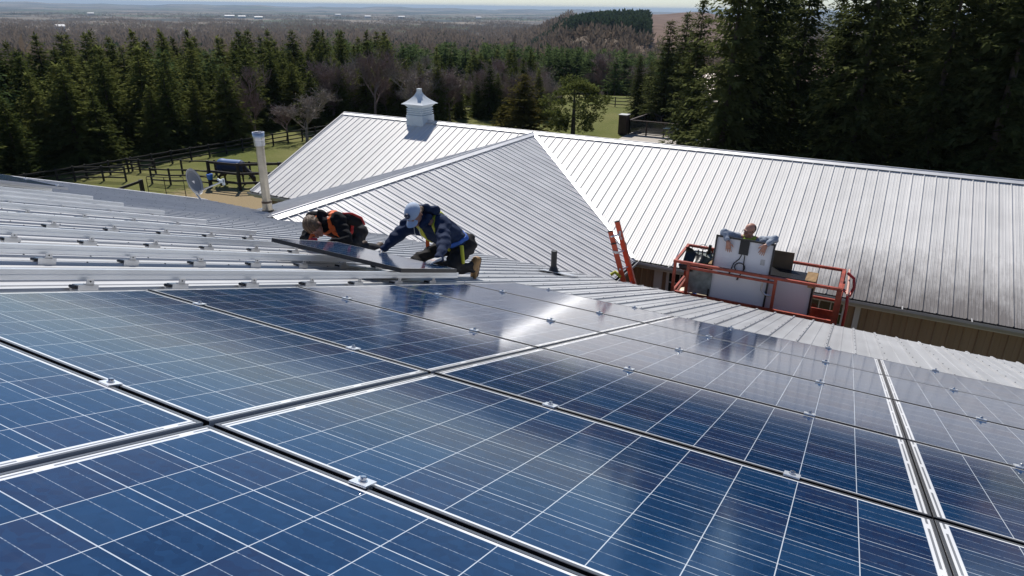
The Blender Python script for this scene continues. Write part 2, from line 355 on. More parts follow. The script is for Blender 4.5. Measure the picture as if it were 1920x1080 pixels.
PITCHC = 0.159; MA = 0.030; MBB = 0.018; PL, PW, PH = 1.65, 0.99, 0.04
def solar_mat():
    m = bpy.data.materials.new('solar cells under glass'); m.use_nodes = True; g = NT(m)
    tc = g.n('ShaderNodeTexCoord'); sx = g.n('ShaderNodeSeparateXYZ'); g.l(tc.outputs['Object'], sx.inputs[0])
    A, B = sx.outputs[0], sx.outputs[1]
    ua = g.m('DIVIDE', g.m('SUBTRACT', A, MA), PITCHC); ub = g.m('DIVIDE', g.m('SUBTRACT', B, MBB), PITCHC)
    fa, fb = g.m('FRACT', ua), g.m('FRACT', ub)
    def line(f, w): return g.m('GREATER_THAN', g.m('ABSOLUTE', g.m('SUBTRACT', f, 0.5)), 0.5-w/2)
    ins = g.m('MULTIPLY', g.m('MULTIPLY', g.m('GREATER_THAN', ua, 0.0), g.m('LESS_THAN', ua, 10.0)),
              g.m('MULTIPLY', g.m('GREATER_THAN', ub, 0.0), g.m('LESS_THAN', ub, 6.0)))
    gap = g.m('MAXIMUM', line(fa, 0.014), line(fb, 0.016))
    bus = g.m('LESS_THAN', g.m('ABSOLUTE', g.m('SUBTRACT', g.m('FRACT', g.m('MULTIPLY', fb, 3.0)), 0.5)), 0.0155)
    # poly-crystalline cells
    cid = g.m('ADD', g.m('ADD', g.m('FLOOR', ua), g.m('MULTIPLY', g.m('FLOOR', ub), 17.0)), 0.5)
    oi = g.n('ShaderNodeObjectInfo'); cid = g.m('ADD', cid, g.m('MULTIPLY', oi.outputs['Random'], 913.0))
    wnz = g.n('ShaderNodeTexWhiteNoise'); wnz.noise_dimensions = '1D'; g.l(cid, wnz.inputs['W'])
    vo = g.n('ShaderNodeTexVoronoi'); vo.inputs['Scale'].default_value = 55; g.l(tc.outputs['Object'], vo.inputs['Vector'])
    sc = g.n('ShaderNodeSeparateColor'); g.l(vo.outputs['Color'], sc.inputs[0])
    c = g.mix(wnz.outputs[0], (0.003, 0.020, 0.064), (0.008, 0.037, 0.098))
    c = g.mix(g.m('MULTIPLY', g.m('GREATER_THAN', g.m('FRACT', g.m('MULTIPLY', wnz.outputs[0], 7.3)), 0.72), 0.55), c, (0.017, 0.021, 0.058))
    c = g.mix(g.m('MULTIPLY', sc.outputs[0], 0.30), c, (0.013, 0.058, 0.150))
    pale = g.noise(tc.outputs['Object'], 2.2, 5, 0.6)
    dust = g.noise(g.mapping(tc.outputs['Object'], (3, 14, 1)), 1.0, 6, 0.75)
    c = g.mix(g.m('ADD', g.m('MULTIPLY', g.ramp(pale, 0.45, 0.8), 0.05), g.m('MULTIPLY', g.ramp(dust, 0.55, 0.85), 0.07)), c, (0.26, 0.27, 0.28))
    brk = g.noise(tc.outputs['Object'], 160, 2)
    c = g.mix(g.m('MULTIPLY', bus, g.ramp(brk, 0.25, 0.6)), c, (0.30, 0.35, 0.42))
    c = g.mix(gap, c, (0.50, 0.55, 0.60))
    # margin: white sheet with bus ribbon
    am = g.m('SUBTRACT', PL/2, g.m('ABSOLUTE', g.m('SUBTRACT', A, PL/2)))
    rib = g.m('MULTIPLY', g.m('GREATER_THAN', am, 0.0165), g.m('LESS_THAN', am, 0.0225))
    fr2 = g.m('FRACT', g.m('ADD', g.m('MULTIPLY', ub, 0.5), 0.12)); rib = g.m('MULTIPLY', rib, g.m('LESS_THAN', fr2, 0.88))
    marg = g.mix(rib, (0.74, 0.75, 0.76), (0.22, 0.23, 0.25))
    c = g.mix(ins, marg, c)
    g.l(c, g.b.inputs['Base Color'])
    g.b.inputs['Roughness'].default_value = 0.8; g.b.inputs['Specular IOR Level'].default_value = 0.0
    g.b.inputs['Coat Weight'].default_value = 1.0; g.b.inputs['Coat Roughness'].default_value = 0.095; g.b.inputs['Coat IOR'].default_value = 1.42
    return m
M['solar'] = solar_mat()

# ------------------------------------------------------------------ terrain
def smooth(x, a, b):
    t = np.clip((np.asarray(x, float)-a)/(b-a), 0, 1); return t*t*(3-2*t)
ZR = np.array([0, 84, 110, 160, 220, 350, 600, 1200, 2500, 5000, 9000, 13000, 24000.])
ZZ = np.array([0, 0, -3.5, -10, -16, -24, -30, -38, -48, -58, -55, -22, -60.])
def terrain(x, y):
    x, y = np.asarray(x, float), np.asarray(y, float)
    r = np.hypot(x-CAM[0], y-CAM[1]); az = np.degrees(np.arctan2(x-CAM[0], y-CAM[1]))
    z = np.interp(r, ZR, ZZ)
    ridge = -7.5+(r-430)*0.018
    w = np.exp(-((az+17.5)/7.8)**6)*smooth(r, 300, 430)*(1-smooth(r, 1100, 1600))
    z = z*(1-w)+ridge*w
    z = z+smooth(r, 300, 700)*2.5*np.sin(az*0.9+r*0.004)*np.cos(r*0.0031)
    far = smooth(r, 7000, 12000); z = z+far*(9*np.sin(az*0.5+1)+7*np.sin(az*1.3)+4*np.sin(az*3.1+2))
    return z
azs = np.radians(np.concatenate((np.arange(-180, -75, 8), np.arange(-75, 20, 0.6), np.arange(20, 180, 8), [180])))
rs = np.concatenate((np.linspace(0.5, 80, 14), np.geomspace(84, 24000, 120)))
RR, AA = np.meshgrid(rs, azs, indexing='ij')
gx, gy = CAM[0]+RR*np.sin(AA), CAM[1]+RR*np.cos(AA)
gv = np.stack((gx, gy, terrain(gx, gy)), -1).reshape(-1, 3)
na = len(azs)
ii, jj = np.meshgrid(np.arange(len(rs)-1), np.arange(na-1), indexing='ij')
q = (ii*na+jj).ravel(); gf = np.stack((q, q+na, q+na+1, q+1), -1)
tag(link('ground', np_mesh('ground', gv, gf[:, ::-1], True), M['ground']), kind='structure')

# ------------------------------------------------------------------ corrugated sheets
def corrugated(name, a0, a1, lo, hi, mt, parent=None, major=0.019, minors=((0.1435, 0.010),), period=0.287, mw=0.012, loc=None, rot=None, phase=0.0):
    prof = [(0.0, major), (mw, major), (mw+0.009, 0.0)]
    for (p, h) in minors:
        prof += [(p-0.010, 0.0), (p-0.005, h), (p+0.005, h), (p+0.010, 0.0)]
    prof += [(period-mw-0.009, 0.0), (period-mw, major)]
    A, H = [], []; k = math.floor((a0-phase)/period)
    while phase+k*period < a1:
        for (p, h) in prof:
            a = phase+k*period+p
            if a0 <= a <= a1: A.append(a); H.append(h)
        k += 1
    A = np.array(A); H = np.array(H); L = np.array([lo(a) for a in A]); U = np.array([hi(a) for a in A])
    ok = U > L+0.01; A, H, L, U = A[ok], H[ok], L[ok], U[ok]; n = len(A)
    V = np.concatenate((np.stack((A, L, H), -1), np.stack((A, U, H), -1), np.stack((A, L, H-0.004), -1), np.stack((A, U, H-0.004), -1)))
    i = np.arange(n-1)
    F = np.concatenate((np.stack((i, i+1, n+i+1, n+i), -1), np.stack((2*n+i, 3*n+i, 3*n+i+1, 2*n+i+1), -1),
                        np.stack((n+i, n+i+1, 3*n+i+1, 3*n+i), -1), np.stack((i, 2*n+i, 2*n+i+1, i+1), -1)))
    o = link(name, np_mesh(name, V, F), mt, parent)
    if loc is not None: o.location = loc
    if rot is not None: o.rotation_euler = rot
    return o

NR = -0.17                                                     # roof sheet level below the panel plane
def eave_b(a): return float(np.interp(a, [-12.2, -10.0, -5, -0.41, 2.44, 5.3, 9.0], [11.37, 11.36, 11.20, 10.95, 10.60, 10.08, 9.6]))
SX0, SX1, SB0 = -12.15, 9.0, -3.2
barn = empty('house', RP(0, 0, NR), ROOF_ROT, 'grey ribbed metal roofed building carrying the solar panels in the foreground', 'building')
roof = corrugated('roof', SX0, SX1, lambda a: SB0, eave_b, M['roof_near'], barn, phase=0.055, major=0.018, minors=((0.1435, 0.006),), mw=0.011)
roof.location = (0, 0, 0)
# screw heads along the raised ribs of the near roof
sc_v, sc_f = [], []
def screw_at(a, b, z, r=0.007):
    n = len(sc_v)
    for (rr, zz) in ((r, z), (r*0.7, z+0.006)):
        for k in range(6): sc_v.append((a+rr*math.cos(k*1.047), b+rr*math.sin(k*1.047), zz))
    for k in range(6): sc_f.append((n+k, n+(k+1) % 6, n+6+(k+1) % 6, n+6+k))
    sc_f.append(tuple(range(n+6, n+12)))
for k in range(-42, 32):
    a = 0.055+k*0.287+0.002
    if not SX0+0.1 < a < SX1-0.1: continue
    b = 0.55+random.uniform(0, 0.1)
    while b < eave_b(a)-0.05:
        screw_at(a, b+random.uniform(-0.015, 0.015), 0.018, 0.0065); b += 0.46 if (k % 3) else 0.61
o = link('screw', np_mesh('screw', sc_v, sc_f), M['screw'], barn); tag(o, kind='stuff')
fb = MB()
pts = [(a, eave_b(a)) for a in np.linspace(SX0, SX1, 22)]
for (p0, p1) in zip(pts[:-1], pts[1:]): fb.bar((p0[0], p0[1]-0.05, -0.095), (p1[0], p1[1]-0.05, -0.095), 0.03, 0.17)
fb.bar((SX0+0.02, SB0, -0.09), (SX0+0.02, 11.32, -0.09), 0.03, 0.17)
fb.build('fascia', M['trim'], barn)
rk = MB(); rk.bar((SX0, SB0, 0.012), (SX0, 11.37, 0.012), 0.11, 0.03); rk.build('rake_trim', M['cap'], barn)
# other side of the near roof and walls below
wb = MB(); inv = Matrix.Rotation(SLOPE, 4, 'X')
def in_barn(v): return inv @ (Vector(v)-RP(0, 0, NR))
def wallbox(mb, p0, p1, z0, z1, th, conv):
    a = Vector((p0[0], p0[1], 0)); b = Vector((p1[0], p1[1], 0)); d = (b-a).normalized(); n = Vector((-d.y, d.x, 0))*th/2
    V = [conv(Vector((p.x, p.y, z))) for z in (z0, z1) for p in (a-n, b-n, b+n, a+n)]
    mb.add(V, [(3, 2, 1, 0), (4, 5, 6, 7), (0, 1, 5, 4), (1, 2, 6, 5), (2, 3, 7, 6), (3, 0, 4, 7)])
zr0 = RP(0, SB0, NR).z
wallbox(wb, (SX0+0.25, 9.9), (SX1-0.3, 8.75), 0.0, OFF-3.62, 0.2, in_barn)
wallbox(wb, (SX1-0.35, 8.7), (SX1-0.35, -7), 0.0, OFF-3.6, 0.2, in_barn)
wallbox(wb, (SX0+0.3, 9.8), (SX0+0.3, -7), 0.0, OFF-3.9, 0.2, in_barn)
wb.build('wall', M['siding'], barn)
rp0 = RP(0, SB0, NR)
back = corrugated('roof', SX0, SX1, lambda a: 0, lambda a: 9.0, M['roof_near'], barn)
bm = Matrix.Translation(rp0) @ Matrix.Rotation(math.pi, 4, 'Z') @ Matrix.Rotation(-SLOPE, 4, 'X') @ Matrix.Translation((-(SX0+SX1), 0, 0))
back.matrix_local = (Matrix.Translation(RP(0, 0, NR)) @ Matrix.Rotation(-SLOPE, 4, 'X')).inverted() @ bm
rc = MB(); rc.bar((SX0, SB0+0.08, 0.03), (SX1, SB0+0.08, 0.03), 0.3, 0.02); rc.build('ridge_cap', M['cap'], barn)

# ------------------------------------------------------------------ far building (long roof) and the wing between
YR, ZRD, YE, ZE = 21.18, -3.13, 15.92, -5.25
S3 = math.atan2(ZRD-ZE, YR-YE); L3 = math.hypot(ZRD-ZE, YR-YE)
RX0, RX1 = -16.45, 12.0
m5 = ((0.072, 0.005), (0.1435, 0.007), (0.215, 0.005))
stable = empty('stable_building', W(0, YR, ZRD), None, 'long bright metal roofed stable with tan siding behind the wing roof', 'building')
r3 = corrugated('roof', RX0, RX1, lambda a: 0.06, lambda a: L3, M['roof_far'], stable, major=0.026, minors=m5, mw=0.007)
# local x must run along X, local y down the slope towards -Y : mirror through rotation
r3.matrix_local = Matrix(((1, 0, 0, 0), (0, -math.cos(S3), -math.sin(S3)*-1*-1, 0), (0, -math.sin(S3), math.cos(S3), 0), (0, 0, 0, 1)))
r3b = corrugated('roof', RX0, RX1, lambda a: 0.06, lambda a: L3, M['roof_far'], stable, major=0.026, minors=m5, mw=0.007)
r3b.matrix_local = Matrix(((1, 0, 0, 0), (0, math.cos(S3), math.sin(S3), 0), (0, -math.sin(S3), math.cos(S3), 0), (0, 0, 0, 1)))
t = MB()
for s in (-1, 1):
    d = Vector((0, s*math.cos(S3), -math.sin(S3)))
    u = Vector((0, s*math.sin(S3), math.cos(S3)))
    t.bar(Vector((RX0-0.03, 0, 0))+d*0.075+u*0.034, Vector((RX1, 0, 0))+d*0.075+u*0.034, 0.17, 0.006, up=u)
t.tube([(RX0-0.03, 0, 0.04), (RX1, 0, 0.04)], 0.02, 8)
t.build('ridge_cap', M['cap'], stable)
t = MB(); d = Vector((0, -math.cos(S3), -math.sin(S3)))*L3
t.bar(Vector((RX0-0.01, 0, 0.0)), Vector((RX0-0.01, 0, 0.0))+d, 0.05, 0.09)
t.bar(Vector((RX0-0.01, 0, 0.0)), Vector((RX0-0.01, -d.y, d.z)), 0.05, 0.09)
t.build('rake_trim', M['trim'], stable)

def gutter(mbs, x0, x1, y, z, conv=lambda v: v, axis='x'):
    # trough with dark inside: (profile in (across, up))
    prof = [(0.0, 0.0), (0.0, -0.11), (-0.08, -0.12), (-0.125, -0.05), (-0.125, 0.0), (-0.14, 0.004), (-0.142, -0.055), (-0.09, -0.135), (0.012, -0.125), (0.012, 0.0)]
    V = []
    for x in (x0, x1):
        for (c, u) in prof: V.append((x, y+c, z+u) if axis == 'x' else (y-c, x, z+u))
    n = len(prof)
    inn = [(i, i+1, n+i+1, n+i) for i in range(0, 4)]; outn = [(i, i+1, n+i+1, n+i) for i in range(4, n-1)]
    mbs[0].add(V, inn); mbs[1].add(V, outn)
gi, go = MB(), MB()
gutter((gi, go), RX0-0.05, -14.5, YE-YR+0.015, ZE-ZRD+0.0)
for x in (-15.9, -15.0): go.bar((x, YE-YR-0.14, ZE-ZRD+0.006), (x, YE-YR+0.12, ZE-ZRD+0.02), 0.025, 0.006)
g_ob = go.build('gutter', M['gutter'], stable); gi.build('trough', M['gutter_in'], g_ob); gi, go = MB(), MB()
gutter((gi, go), -2.17, RX1, YE-YR+0.015, ZE-ZRD+0.0)
for x in np.arange(-1.2, RX1, 1.35): go.bar((x, YE-YR-0.14, ZE-ZRD+0.006), (x, YE-YR+0.12, ZE-ZRD+0.02), 0.025, 0.006)
g_ob = go.build('gutter', M['gutter'], stable); gi.build('trough', M['gutter_in'], g_ob)
t = MB(); t.tube([(-15.6, YE-YR-0.07, ZE-ZRD-0.12), (-15.6, YE-YR-0.07, ZE-ZRD-0.3), (-15.5, YE-YR+0.2, ZE-ZRD-0.5), (-15.5, YE-YR+0.22, -5.2)], 0.045, 8)
t.tube([(-15.05, YE-YR-0.07, ZE-ZRD-0.12), (-15.05, YE-YR, ZE-ZRD-0.35), (-15.2, YE-YR+0.22, ZE-ZRD-0.45)], 0.04, 8); t.build('downpipe', M['gutter'], stable)
t = MB(); t.box((RX0/2+RX1/2, YE-YR+0.032, ZE-ZRD-0.10), (RX1-RX0-0.2, 0.03, 0.19)); t.box((RX0/2+RX1/2, YE-YR+0.17, ZE-ZRD-0.19), (RX1-RX0-0.3, 0.28, 0.02)); t.build('fascia', M['trim'], stable)

def ribwall(name, p0, p1, z0, z1, parent, org):
    """vertical ribbed steel siding as real folds"""
    p0, p1 = Vector((*p0, 0)), Vector((*p1, 0)); d = (p1-p0); Ln = d.length; d.normalize(); n = Vector((d.y, -d.x, 0))
    A, H = [], []; s = 0.0
    while s < Ln:
        for (p, h) in ((0, .02), (.02, .02), (.035, 0), (.15, 0), (.158, .006), (.172, .006), (.18, 0), (.265, 0)):
            if s+p <= Ln: A.append(s+p); H.append(h)
        s += 0.28
    V = []
    for z in (z0, z1):
        for a, h in zip(A, H): v = p0+d*a+n*h; V.append((v.x-org[0], v.y-org[1], z-org[2]))
    for z in (z0, z1):
        for a, h in zip(A, H): v = p0+d*a-n*0.12; V.append((v.x-org[0], v.y-org[1], z-org[2]))
    k = len(A)
    F = [(i, i+1, k+i+1, k+i) for i in range(k-1)]+[(2*k+i, 3*k+i, 3*k+i+1, 2*k+i+1) for i in range(k-1)]+[(k+i, k+i+1, 3*k+i+1, 3*k+i) for i in range(k-1)]
    return link(name, np_mesh(name, V, F), M['siding'], parent)
ORG3 = (0, YR, ZRD+OFF); YW = 16.25
ribwall('wall', (RX0+0.4, YW), (RX1-0.3, YW), 0.0, OFF+ZE-0.05, stable, ORG3)
ribwall('wall', (RX1-0.3, YW), (RX1-0.3, 26.1), 0.0, OFF+ZE-0.05, stable, ORG3)
ribwall('wall', (RX0+0.4, 26.1), (RX0+0.4, YW), 0.0, OFF+ZE-0.05, stable, ORG3)
def window(parent, x0, x1, z0, z1, y, nx, nz, org):
    f = MB(); w = 0.07
    for (a, b, c, d_) in ((x0-w, x1+w, z1, z1+w), (x0-w, x1+w, z0-w, z0), (x0-w, x0, z0, z1), (x1, x1+w, z0, z1)):
        f.box(((a+b)/2-org[0], y-0.03-org[1], (c+d_)/2-org[2]), (b-a, 0.06, d_-c))
    for i in range(1, nx): f.box((x0+(x1-x0)*i/nx-org[0], y-0.022-org[1], (z0+z1)/2-org[2]), (0.022, 0.02, z1-z0))
    for i in range(1, nz): f.box(((x0+x1)/2-org[0], y-0.025-org[1], z0+(z1-z0)*i/nz-org[2]), (x1-x0, 0.018, 0.022))
    fo = f.build('window', M['trim'], parent)
    g = MB(); g.box(((x0+x1)/2-org[0], y-0.008-org[1], (z0+z1)/2-org[2]), (x1-x0, 0.012, z1-z0)); g.build('pane', M['glass'], fo)
window(stable, 1.95, 3.0, OFF-6.65, OFF-5.52, YW-0.022, 4, 4, ORG3)
window(stable, -1.25, -0.1, OFF-6.65, OFF-5.52, YW-0.022, 4, 4, ORG3)
for x, w in ((3.33, 0.12), (-1.55, 0.22)):
    t = MB(); t.box((x, YW-0.035-YR, (0+OFF+ZE-0.1)/2-ORG3[2]), (w, 0.05, OFF+ZE-0.12)); t.build('corner_trim', M['trim'], stable)

# wing (gable roof coming towards the camera)
WX, WZ = -7.82, -3.15; T2 = math.radians(20.46); T2b = math.radians(17.6)
wing = empty('wing', W(WX, 15, WZ), None, 'low ribbed metal gable wing joining the near roof to the long stable roof', 'building')
def z3(y): return ZE+(y-YE)*math.tan(S3)
def hi_r(a):   # a = world Y
    h = 5.66
    if a > YE: h = min(h, max(0.0, (WZ-z3(a))/math.tan(T2)))
    return h/math.cos(T2)
def hi_l(a):
    h = 6.6
    if a > YE: h = min(h, max(0.0, (WZ-z3(a))/math.tan(T2b)))
    return h/math.cos(T2b)
r2 = corrugated('roof', 8.9, 21.15, lambda a: 0.05, lambda a: hi_r(a)+0.03, M['roof_mid'], wing, major=0.027, minors=((0.072, 0.004), (0.1435, 0.009), (0.215, 0.004)), mw=0.010)
# local x -> +Y, local y -> +X downhill, local z up.  (x,y,z) columns
c2, s2 = math.cos(T2), math.sin(T2)
r2.matrix_local = Matrix(((0, c2, s2, 0), (1, 0, 0, -15), (0, -s2, c2, 0), (0, 0, 0, 1)))
c2b, s2b = math.cos(T2b), math.sin(T2b)
r2b = corrugated('roof', 8.9, 21.15, lambda a: 0.05, lambda a: hi_l(a)+0.03, M['roof_mid'], wing, major=0.022, minors=m5, mw=0.010)
r2b.matrix_local = Matrix(((0, -c2b, -s2b, 0), (1, 0, 0, -15), (0, -s2b, c2b, 0), (0, 0, 0, 1)))
t = MB()
t.bar(Vector((0, -6.1, 0))+Vector((c2, 0, -s2))*0.075+Vector((s2, 0, c2))*0.034, Vector((0, 6.1, 0))+Vector((c2, 0, -s2))*0.075+Vector((s2, 0, c2))*0.034, 0.17, 0.006, up=(s2, 0, c2))
t.bar(Vector((0, -6.1, 0))+Vector((-c2b, 0, -s2b))*0.075+Vector((-s2b, 0, c2b))*0.034, Vector((0, 6.1, 0))+Vector((-c2b, 0, -s2b))*0.075+Vector((-s2b, 0, c2b))*0.034, 0.17, 0.006, up=(-s2b, 0, c2b))
t.tube([(0, -6.1, 0.04), (0, 6.1, 0.04)], 0.02, 8); t.build('ridge_cap', M['cap'], wing)
# valley flashing where the wing meets the long roof
t = MB()
va = Vector((0.1, 21.0-15, z3(21.0)-WZ+0.03)); vb = Vector((5.62, YE-15, ZE-WZ+0.035))
t.bar(va+Vector((0, 0, 0.02)), vb+Vector((0, 0, 0.02)), 0.10, 0.012, up=(0, -0.3, 1)); t.build('valley_flashing', M['galv'], wing)
gi, go = MB(), MB(); gutter((gi, go), 10.3-15, YE-15, 5.66-0.0, ZE-WZ+0.0, axis='y')
gg = go.build('gutter', M['gutter'], wing); gi.build('trough', M['gutter_in'], gg)
t = MB(); t.box((5.62, (10.3+YE)/2-15, ZE-WZ-0.10), (0.03, YE-10.3, 0.18)); t.build('fascia', M['trim'], wing)
ribwall('wall', (-2.45, YW), (-2.45, 9.6), 0.0, OFF+ZE-0.05, wing, (WX, 15, WZ+OFF))
ribwall('wall', (-14.2, 9.6), (-14.2, YW), 0.0, OFF+ZE-0.1, wing, (WX, 15, WZ+OFF))

# ------------------------------------------------------------------ cupola on the ridge
cup = empty('cupola', W(-12.72, 21.2, -3.16), None, 'white louvred cupola with a flared pointed roof on the stable ridge', 'cupola')
def sqlathe(prof, c=(0, 0, 0)):
    m = MB(); V = []
    for (w, z) in prof: V += [(c[0]-w, c[1]-w, c[2]+z), (c[0]+w, c[1]-w, c[2]+z), (c[0]+w, c[1]+w, c[2]+z), (c[0]-w, c[1]+w, c[2]+z)]
    n = len(prof)
    m.add(V, [(i*4+k, i*4+(k+1) % 4, (i+1)*4+(k+1) % 4, (i+1)*4+k) for i in range(n-1) for k in range(4)])
    m.add(V[:4], [(3, 2, 1, 0)]); m.add(V[-4:], [(0, 1, 2, 3)]); return m
sqlathe([(0.40, -0.3), (0.40, 0.30), (0.385, 0.315)]).build('base', M['cup'], cup)
pr = [(0.345, 0.316)]
for k in range(3):
    z = 0.33+k*0.095; pr += [(0.345, z), (0.385, z+0.03), (0.385, z+0.06), (0.345, z+0.085)]
pr += [(0.345, 0.63), (0.39, 0.69), (0.42, 0.73), (0.47, 0.76)]
sqlathe(pr).build('louvred_body', M['cup'], cup)
fl = [(0.52, 0.762), (0.525, 0.785)]
for i in range(1, 13):
    u = i/12; fl.append((0.070+0.450*(1-u)**1.9, 0.785+0.58*u**1.0))
fl += [(0.078, 1.37), (0.078, 1.41)]
sqlathe(fl).build('roof', M['cuproof'], cup)
cup.scale = (0.95, 0.95, 0.87)

# ------------------------------------------------------------------ solar panels
def glass_mesh():
    V = [(0.010, 0.010, -0.0012), (PL-0.010, 0.010, -0.0012), (PL-0.010, PW-0.010, -0.0012), (0.010, PW-0.010, -0.0012)]
    V += [(x, y, -0.006) for x, y, _ in V]
    return np_mesh('glass', V, [(0, 1, 2, 3), (7, 6, 5, 4), (0, 4, 5, 1), (1, 5, 6, 2), (2, 6, 7, 3), (3, 7, 4, 0)])
def frame_mesh():
    m = MB(); w = 0.011; h = PH
    prof_out = [(0.0, -h), (0.0, -0.001), (0.001, 0.0), (w-0.001, 0.0), (w, -0.0022), (0.002, -0.008), (0.002, -h+0.002), (0.030, -h+0.002), (0.030, -h)]
    V = []
    for (ins, z) in prof_out:
        ia = ins*0.9 if 0.005 < ins < 0.02 else ins
        V += [(ia, ins, z), (PL-ia, ins, z), (PL-ia, PW-ins, z), (ia, PW-ins, z)]
    n = len(prof_out)
    F = [(i*4+k, i*4+(k+1) % 4, ((i+1) % n)*4+(k+1) % 4, ((i+1) % n)*4+k) for i in range(n) for k in range(4)]
    m.add(V, F); return m
GM = glass_mesh(); GM.materials.append(M['solar'])
fmb = frame_mesh(); FMo = np_mesh('frame', np.array(fmb.v), fmb.f); FMo.materials.append(M['black_al']); FMo.materials.append(M['lip']); FMo.materials.append(M['endwall'])
FMo.polygons.foreach_set('material_index', [1 if 1 <= i//4 <= 3 else 2 if i == 1 else 0 for i in range(len(FMo.polygons))])
FMD = FMo.copy(); FMD.polygons.foreach_set('material_index', [1 if 2 <= i//4 <= 2 else 0 for i in range(len(FMD.polygons))])
bk = MB(); bk.box((PL/2, PW/2, -0.0075), (PL-0.022, PW-0.022, 0.002)); bk.build
BK = np_mesh('back_sheet', np.array(bk.v), bk.f); BK.materials.append(M['white'])
def solar(label, loc, rot=None, group=None, jb=False, cat='solar panel', fm=None):
    e = empty('solar_panel', loc, rot, label, cat, group)
    link('glass', GM, None, e); link('frame', fm or FMo, None, e); link('back_sheet', BK, None, e)
    if jb:
        m = MB(); m.box((PL-0.16, PW/2, -0.020), (0.21, 0.15, 0.022)); j = m.build('junction_box', M['black_pl'], e)
    return e
ROWN = {-2: 'row behind the nearest one', -1: 'row closest to the camera', 0: 'second row from the camera', 1: 'third row from the camera', 2: 'fourth row from the camera', 3: 'fifth row from the camera', 4: 'farthest row, along the bare roof'}
COLN = {0: 'left column', 1: 'middle column', 2: 'right column'}
A0S = {0: 0.024, 1: 1.690, 2: 3.343}
for i in (0, 1, 2):
    for j in range(-1, 5):
        if i == 2 and j < 0: continue
        a0 = A0S[i]; b0 = j*1.01+0.01
        jit = (random.uniform(-.0015, .0015), random.uniform(-.0015, .0015))
        solar('blue solar panel, %s, %s' % (COLN[i], ROWN[j]), RP(a0+jit[0], b0+jit[1], random.uniform(-0.001, 0.001)),
              (-SLOPE+random.uniform(-.0012, .0012), random.uniform(-.001, .001), 0), 'solar panels in the finished array')
for j in range(3):
    solar('solar panel of the separate far left group, %s' % ['nearest the bare roof edge', 'in its middle', 'at the picture edge'][j],
          RP(-9.43, 4.27-j*1.01, 0.0), ROOF_ROT, 'solar panels at the far left')
# loose panel held by the two fitters, long side just off the rails
lp = solar('loose solar panel with black frame being lowered onto the bare rails by two fitters', RP(-2.30, 4.06, 0.035), (-SLOPE+0.004, 0.012, -0.01), fm=FMD)

# ------------------------------------------------------------------ rails, brackets, clamps
def rail_mesh(L):
    m = MB(); w, h = 0.040, 0.058
    P = [(-w/2, 0), (w/2, 0), (w/2, h*0.45), (w/2-0.006, h*0.5), (w/2-0.006, h*0.6), (w/2, h*0.65), (w/2, h), (0.007, h), (0.007, h-0.012), (-0.007, h-0.012), (-0.007, h), (-w/2, h), (-w/2, h*0.65), (-w/2+0.006, h*0.6), (-w/2+0.006, h*0.5), (-w/2, h*0.45)]
    V = [(x, y, z) for y in (0, L) for (x, z) in P]; n = len(P)
    m.add(V, [(k, (k+1) % n, n+(k+1) % n, n+k) for k in range(n)]+[tuple(range(n))[::-1], tuple(range(n, 2*n))]); return m
RN = -0.043-0.058
RAILS = [(0.41, 5.07), (1.30, 5.07), (2.17, 5.07), (2.98, 5.07), (3.74, 5.07), (4.60, 5.07)]
BARE = [(-0.78, 5.28), (-1.70, 5.05), (-2.65, 5.1), (-3.70, 5.16), (-4.66, 5.2), (-5.56, 5.25), (-6.30, 5.15), (-7.05, 5.18), (-8.1, 5.2), (-9.0, 5.2)]
for k, (a, b1) in enumerate(RAILS):
    e = rail_mesh(b1+1.3).build('mounting_rail', M['alu'], None); e.location = RP(a, -1.3, RN); e.rotation_euler = ROOF_ROT
    tag(e, 'aluminium rail hidden under the finished panels, %s from the left' % ORD[k], 'rail', 'rails under the finished panels')
brm = MB()
brm.box((0.002, 0.0, 0.008), (0.054, 0.115, 0.034)); brm.box((0.031, 0.0, 0.006), (0.004, 0.115, 0.046)); brm.box((0.031, 0.008, 0.042), (0.004, 0.044, 0.036)); brm.box((0.020, 0.008, 0.030), (0.026, 0.05, 0.004))
BRm = np_mesh('clip', np.array(brm.v), brm.f); BRm.materials.append(M['galv'])
brb = MB(); brb.tube([(-0.03, -0.064, 0.012), (0.02, -0.064, 0.012)], 0.010, 6); brs = MB(); brs.tube([(0.031, 0.008, 0.047), (0.0345, 0.008, 0.047)], 0.005, 8)
BRs = np_mesh('screw', np.array(brs.v), brs.f); BRs.materials.append(M['black_pl'])
BRb = np_mesh('bolt', np.array(brb.v), brb.f); BRb.materials.append(M['black_pl'])
for k, (a, b1) in enumerate(BARE):
    e = rail_mesh(b1+0.6).build('mounting_rail', M['alu'], None); e.location = RP(a, -0.6, RN); e.rotation_euler = ROOF_ROT
    if k < 8: lab = 'bare aluminium rail lying on the roof, %s one out from the finished panels' % ORD[k]
    else: lab = 'aluminium rail under the far left panel group, %s' % ('nearer the camera' if k == 8 else 'farther one')
    tag(e, lab, 'rail', 'bare mounting rails')
    if k < 8:
        for q, b in enumerate(np.arange(0.62-0.0*k, b1, 0.588)):
            g = empty('rail_bracket', RP(a+0.022, b+(0.3 if k % 2 else 0), NR+0.018), ROOF_ROT,
                      'grey bracket at the %s bare rail out from the panels, %s down the slope' % (ORD[k], ORD[q]), 'bracket', 'brackets under the bare rails')
            link('clip', BRm, None, g); link('bolt', BRb, None, g); link('screw', BRs, None, g)
